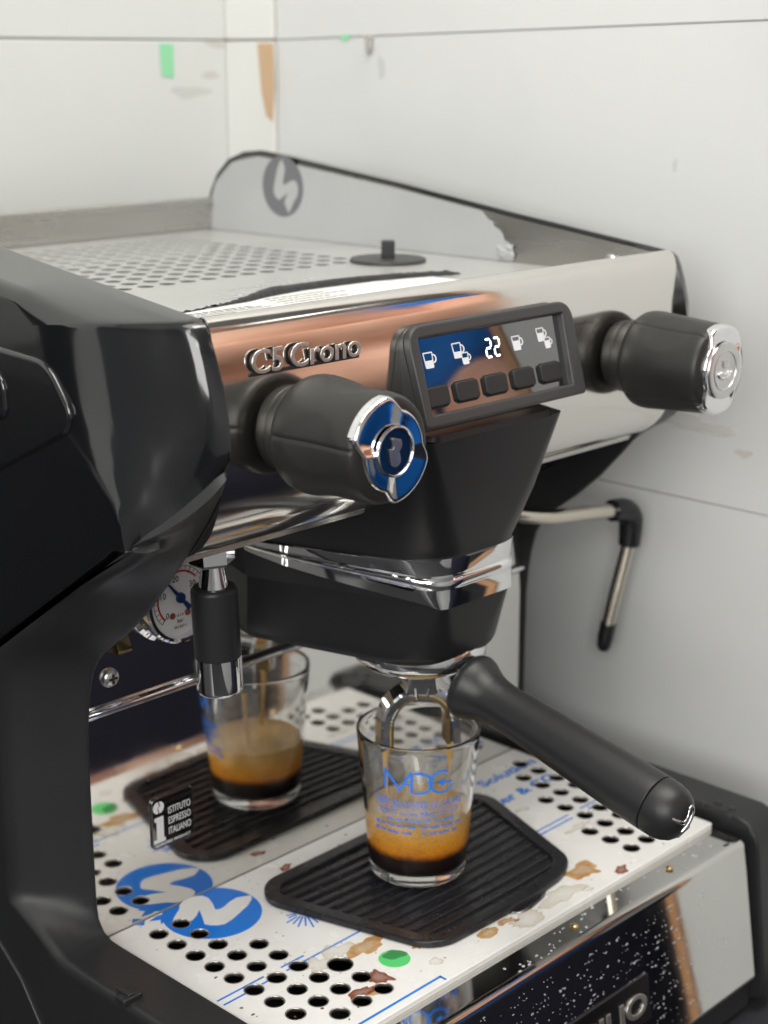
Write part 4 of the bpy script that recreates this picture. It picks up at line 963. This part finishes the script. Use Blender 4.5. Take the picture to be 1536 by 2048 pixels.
mesh('glass_rule', wrap(sub(flat([[(-23, 0), (23, 0), (23, .28), (-23, .28)]], .05)), 46.6), 'glassprint', glass)
for s_, h, wdt in (('Nguy\u1ec5n L\u01b0\u01a1ng B\u1eb1ng, TP Hu\u1ebf', 43.4, 45), ('\u0110\u00f4ng H\u00e0', 39.7, 14)):
    mesh('glass_lettering', line_(s_, 2.7, h, wdt, .02), 'glassprint', glass)
def smallprint(w, h, seed, hole=0.0):                # print too small to read in the photograph: rows of letter-sized marks
    r_ = random.Random(seed); gs, x = [], -w/2
    while x < w/2:
        n = r_.choice((3, 4, 5, 6))
        for k in range(n):
            if abs(x) > hole: gs.append(flat([[(x, 0), (x+.7, 0), (x+.7, h*r_.choice((.75, 1, 1))), (x, h*.8)]], .05))
            x += 1.05
        x += 1.3
    return join(*gs)
for h, wd_, sd_, ho in ((39.7, 34, 1, 8.5), (36.0, 42, 2, 1.5), (32.2, 43, 3, 2.0)):
    mesh('glass_lettering', wrap(sub(smallprint(wd_, 1.7, sd_, ho)), h), 'glassprint', glass)
for h, x_ in ((32.9, -23.5), (36.8, -23)): mesh('glass_symbol', wrap(sub(flat([circ(x_, 0, 1.2, 14)], .05)), h), 'glassprint', glass)

cof = thing('espresso', 'layered espresso with orange crema and dark bottom filling the glass', 'coffee', (158, -65, 0))
lv = [(0, 8.6), (15, 8.6), (Ri(6)-2.4, 8.9), (Ri(7)-.5, 9.9)]+[(Ri(h)+.06, GC[2]+h) for h in (8, 12, 16, 20, 24, 28, 32, 36)]+[(Ri(36)-.9, 38.8), (Ri(36)-2.4, 38.4), (0, 38.4)]
mesh('coffee_body', lathe(lv, (158, -65, 0), n=64), 'espresso', cof, 60)
sd = Vector((0.86, -0.51, 0))
for s_ in (-1, 1):
    p0 = Vector((158, -65, 0))+sd*17.5*s_
    pts = [p0+Vector((0, 0, 74)), p0+Vector((.4*s_, .2, 66)), p0+Vector((-.2*s_, 0, 58)), p0+Vector((-1.2*s_, .3, 50)), p0+Vector((-2.0*s_, 0, 44)), p0+Vector((-2.4*s_, 0, 39.5))]
    mesh('coffee_stream', tube(smooth_path(pts, 4), [1.9-1.0*min(1, i/9)+.22*math.sin(i*1.7+s_) for i in range(21)], 12), 'stream', cof)

# ================================================================== PORTAFILTER
pf = thing('portafilter', 'chrome double-spout portafilter with black rubber handle locked under the group', 'portafilter', (158, -65, 118))
mesh('basket_holder', lathe([(0, 118), (12, 118), (22, 119.2), (29, 121.6), (33, 124.4), (34.6, 127), (34.8, 131), (33.5, 134), (30, 134)], (158, -65, 0), n=72), 'chrome', pf)
nk0, nk1 = Vector((158, -92, 125)), Vector((158, -112, 119.5))
dk = (Vector((158, -232, 86))-Vector((158, -103, 116))).normalized()
def sweep_rect(p0, p1, w0, h0, w1, h1, bev=1.2):
    d = (p1-p0).normalized(); u_ = X; v_ = u_.cross(d).normalized(); rg = []
    for p, ww, hh in ((p0, w0, h0), (p1, w1, h1)):
        rg.append([p+u_*q[0]+v_*q[1] for q in rrect(-ww/2, ww/2, -hh/2, hh/2, bev)])
    return loft(rg)
mesh('neck', sweep_rect(Vector((158, -88, 125)), Vector((158, -104, 117.5)), 17, 12, 13, 12), 'chrome', pf, 25)
h0 = Vector((158, -98.5, 117.0))
hp = [(9, -.5), (14.5, -.3), (16.8, 1.2), (17.4, 3.5), (16.9, 6), (15.2, 9.5), (13.2, 14), (12.1, 19), (11.7, 26), (11.8, 36), (12.2, 50), (12.8, 66), (13.4, 82), (13.9, 98), (14.2, 112), (14.2, 118), (13.9, 118.5), (13.9, 119.1), (14.2, 119.5), (14.1, 124), (13.2, 128.5), (11.4, 132), (8.6, 134.6), (5, 136), (0, 136.4)]
k_cap = 16
hd = mesh('handle', lathe(hp[:k_cap+1]+[(13, 118.7)], h0, dk, 56), 'rubberdisc' if False else 'matte', pf, 50)
mesh('handle_cap', lathe([(13, 118.9)]+hp[k_cap+1:], h0, dk, 56), 'matte', pf, 50)
ec = h0+dk*136.0; eu = X; ev = eu.cross(dk).normalized(); ev = ev if ev.z > 0 else -ev
em = tube(smooth_path([*[(a_, b2, 15.4*(math.sqrt(max(0, 1-(a_*a_+b2*b2)/237))-1)) for a_, b2 in [(p_[0]*1.3-1.2, p_[1]*1.3) for p_ in ((-6, 3.2), (-3.6, 2.0), (-1.4, 1.2), (.4, 2.6), (1.6, 4.8), (3.4, 5.4), (4.2, 3.4), (2.6, 1.0), (1.0, -1.2), (-.4, -3.6), (-.2, -5.8), (1.8, -6.0), (3.4, -4.2), (3.0, -2.2))]]], 5), [.85+.25*math.sin(i*.3) for i in range(66)], 10)
mesh('cap_emblem', place(em, ec+dk*.5, eu, ev, dk), 'chrome', pf)
# spout: block under the basket and an arched double channel
def prism_z(loop, z0, z1): return loft([[Vector((p[0], p[1], z0)) for p in loop], [Vector((p[0], p[1], z1)) for p in loop]])
sn = Vector((-sd.y, sd.x, 0)); sn = sn if sn.dot(vd) > 0 else -sn
mesh('spout_block', loft([[Vector((158, -65, z_))+sd*q[0]+sn*q[1] for q in rrect(-a_, a_, -b2, b2, 2)] for z_, a_, b2 in ((120, 8, 8), (112, 7.6, 7.6), (107, 8.5, 7), (103, 10, 6.4))]), 'chrome', pf, 30)
def arch(ri, ro, w_, zc, leg, n=28):
    path_o = [(-ro, -leg)]+[(ro*math.cos(PI-PI*i/n), ro*math.sin(PI*i/n)) for i in range(n+1)]+[(ro, -leg)]
    path_i = [(-ri, -leg)]+[(ri*math.cos(PI-PI*i/n), ri*math.sin(PI*i/n)) for i in range(n+1)]+[(ri, -leg)]
    c0 = Vector((158, -65, zc)); rg = []
    for (a_, b2), (c2, d2) in zip(path_o, path_i):
        o_ = c0+sd*a_+Z*b2; i_ = c0+sd*c2+Z*d2
        m_ = (o_+i_)/2
        rg.append([o_-sn*w_, o_+sn*(w_-1), o_*.8+i_*.2+sn*w_, i_*.8+o_*.2+sn*w_, i_+sn*(w_-1), i_-sn*w_])
    return loft(rg)
mesh('spout', arch(16.2, 21.8, 6.5, 86.5, 12), 'chrome', pf, 30)
mesh('spout_divider', join(*[tube([Vector((158, -65, 86.5))+sd*(15.9*math.cos(rad(q)))+Z*15.9*math.sin(rad(q))+sn*6.7, Vector((158, -65, 86.5))+sd*(22.0*math.cos(rad(q)))+Z*22.0*math.sin(rad(q))+sn*6.9], .7, 8) for q in (80, 100)]), 'chrome', pf)
mesh('coffee_film', arch(14.4, 16.3, 5, 86.5, 12.5), 'brass', pf, 30)

# ================================================================== THINGS ON TOP
dt = thing('stopper', 'flat black rubber disc with a square peg lying on the cup tray', 'stopper', (271.8, 66.8, 305.2))
mesh('stopper_disc', lathe([(0, 305.3), (22.4, 305.3), (22.6, 306), (22.4, 307), (21.5, 307.4), (0, 307.4)], (271.8, 66.8, 0), n=56), 'rubberdisc', dt)
mesh('stopper_peg', place(box(-3.9, 3.9, -3.9, 3.9, 307.3, 317.5, .6), (271.8, 66.8, 0), Vector((.72, -.69, 0)), Vector((.69, .72, 0)), Z), 'matte', dt)

# ================================================================== BARISTA (stands out of frame; seen in the polished steel and the display)
ps = thing('person', 'person in a blue T-shirt and tan-bibbed apron standing before the machine with folded arms', 'person', (640, -760, -1000))
def skin(nm, verts, edges, m_, par, root=0, lv=2):
    off = base_of(par); me = bpy.data.meshes.new(nm)
    me.from_pydata([((v[0]-off.x)*S, (v[1]-off.y)*S, (v[2]-off.z)*S) for v in verts], edges, [])
    o = bpy.data.objects.new(nm, me); COL.objects.link(o)
    md = o.modifiers.new('skin', 'SKIN'); md.use_smooth_shade = True
    for i, v in enumerate(verts):
        me.skin_vertices[0].data[i].radius = (v[3]*S, (v[4] if len(v) > 4 else v[3])*S)
        me.skin_vertices[0].data[i].use_root = (i == root)
    o.modifiers.new('sub', 'SUBSURF').levels = lv; o.modifiers['sub'].render_levels = lv
    dg = bpy.context.evaluated_depsgraph_get(); dg.update()
    me2 = bpy.data.meshes.new_from_object(o.evaluated_get(dg)); bpy.data.objects.remove(o)
    me2.materials.clear(); me2.materials.append(mt[m_])
    o = bpy.data.objects.new(nm, me2); COL.objects.link(o); o.parent = par
    for p in me2.polygons: p.use_smooth = True
    return o
def chain(n): return [(i, i+1) for i in range(n-1)]
fwd = Vector((-.62, .78, 0)); sid = Vector((.78, .62, 0)); pc = Vector((610, -800, 0))
def q(f, s, z, *r): v = pc+fwd*f+sid*s; return (v.x, v.y, z, *r)
# head, neck
skin('head', [q(10, 0, 570, 52), q(14, 0, 620, 50), q(26, 0, 670, 74), q(30, 0, 730, 84), q(20, 0, 780, 78)], chain(5), 'skin', ps)
skin('hair', [q(-12, 0, 690, 62), q(0, 0, 770, 84), q(22, 0, 815, 72)], chain(3), 'hair', ps)
skin('nose', [q(104, 0, 708, 9), q(112, 0, 688, 13)], chain(2), 'skin', ps)
for s_ in (-1, 1): skin('ear', [q(14, 84*s_, 720, 10), q(10, 86*s_, 695, 9)], chain(2), 'skin', ps)
skin('shirt', [q(0, 0, -60, 165, 120), q(5, 0, 100, 160, 115), q(8, 0, 280, 178, 120), q(4, 0, 490, 172, 100), q(4, 0, 556, 70, 60)], chain(5), 'shirt', ps)
for s_ in (-1, 1): skin('sleeve', [q(4, 120*s_, 505, 66), q(6, 185*s_, 480, 70), q(20, 205*s_, 450, 68), q(32, 212*s_, 415, 64)], chain(4), 'shirt', ps)
skin('trousers', [q(0, 0, -40, 150, 115), q(0, 0, -130, 160, 120), q(0, 90, -250, 92), q(8, 95, -560, 68), q(0, 95, -940, 55), q(0, -90, -250, 92), q(8, -95, -560, 68), q(0, -95, -940, 55)], [(0, 1), (1, 2), (2, 3), (3, 4), (1, 5), (5, 6), (6, 7)], 'trouser', ps)
def arm(s_, el, wr, hd_):
    skin('arm', [q(30, 212*s_, 440, 54), el, tuple([*(Vector(el[:3])*.5+Vector(wr[:3])*.5), 40]), wr, hd_], chain(5), 'skin', ps)
    d = (Vector(hd_[:3])-Vector(wr[:3])).normalized(); hp_ = Vector(hd_[:3]); sdv = d.cross(Z).normalized()
    for k in range(4):
        b0 = hp_+sdv*(k-1.5)*17+d*22; ln = (66, 78, 72, 54)[k]
        skin('finger', [(*b0, 9), (*(b0+d*ln*.5-Z*6), 8.5), (*(b0+d*ln*.9-Z*24), 7)], chain(3), 'skin', ps, lv=1)
    t0_ = hp_+sdv*32*s_; skin('thumb', [(*t0_, 10), (*(t0_+sdv*14*s_+d*26), 9), (*(t0_+sdv*16*s_+d*52-Z*8), 8)], chain(3), 'skin', ps, lv=1)
arm(-1, q(165, -225, 215, 60), q(215, 120, 238, 64), q(215, 215, 238, 52, 34))
arm(1, q(165, 225, 318, 60), q(235, -130, 330, 64), q(240, -240, 330, 58, 40))
skin('apron', [q(120, 0, 60, 190, 40), q(135, 0, -100, 240, 42), q(130, 0, -400, 250, 40), q(125, 0, -640, 250, 36)], chain(4), 'trouser', ps)  # added wide sheet, fills the mirror's reflection with dark navy
bv, bf = [], []
for zz in range(170, 571, 40):
    for ss in range(-182, 183, 26): bv.append(q(141-(ss/182)**2*70-(22 if zz > 440 else 0)-(22 if zz > 520 else 0), ss*(1 if zz < 380 else .9), zz))
nb = 15
for i_ in range(len(bv)//nb-1):
    for k in range(nb-1): bf.append((i_*nb+k, i_*nb+k+1, (i_+1)*nb+k+1, (i_+1)*nb+k))
mesh('apron_bib', (bv, bf), 'bib', ps, 60)  # added out of view so the front panel reflects copper, not blue
for s_ in (-1, 1): skin('shoe', [q(-50, 95*s_, -965, 38), q(60, 100*s_, -968, 36), q(150, 104*s_, -972, 30)], chain(3), 'hair', ps)

# ================================================================== GRINDER form, added out of frame to darken the reflection in the glossy shell
gr = thing('coffee_grinder', 'black coffee grinder with smoky hopper standing left of the machine', 'coffee grinder', (-320, 220, -112))
mesh('grinder_body', loft([[Vector((-320+p[0], 220+p[1], z_)) for p in rrect(-a_, a_, -b2, b2, 25)] for z_, a_, b2 in ((-112, 150, 130), (-100, 155, 135), (60, 140, 120), (190, 150, 130), (235, 120, 110))]), 'matte', gr, 40)
mesh('hopper', lathe([(60, 235), (70, 250), (95, 300), (98, 330)], (-320, 220, 0), n=40), 'gloss', gr)
mesh('dosing_fork', box(-360, -280, 10, 90, 40, 52, 4), 'chrome', gr)
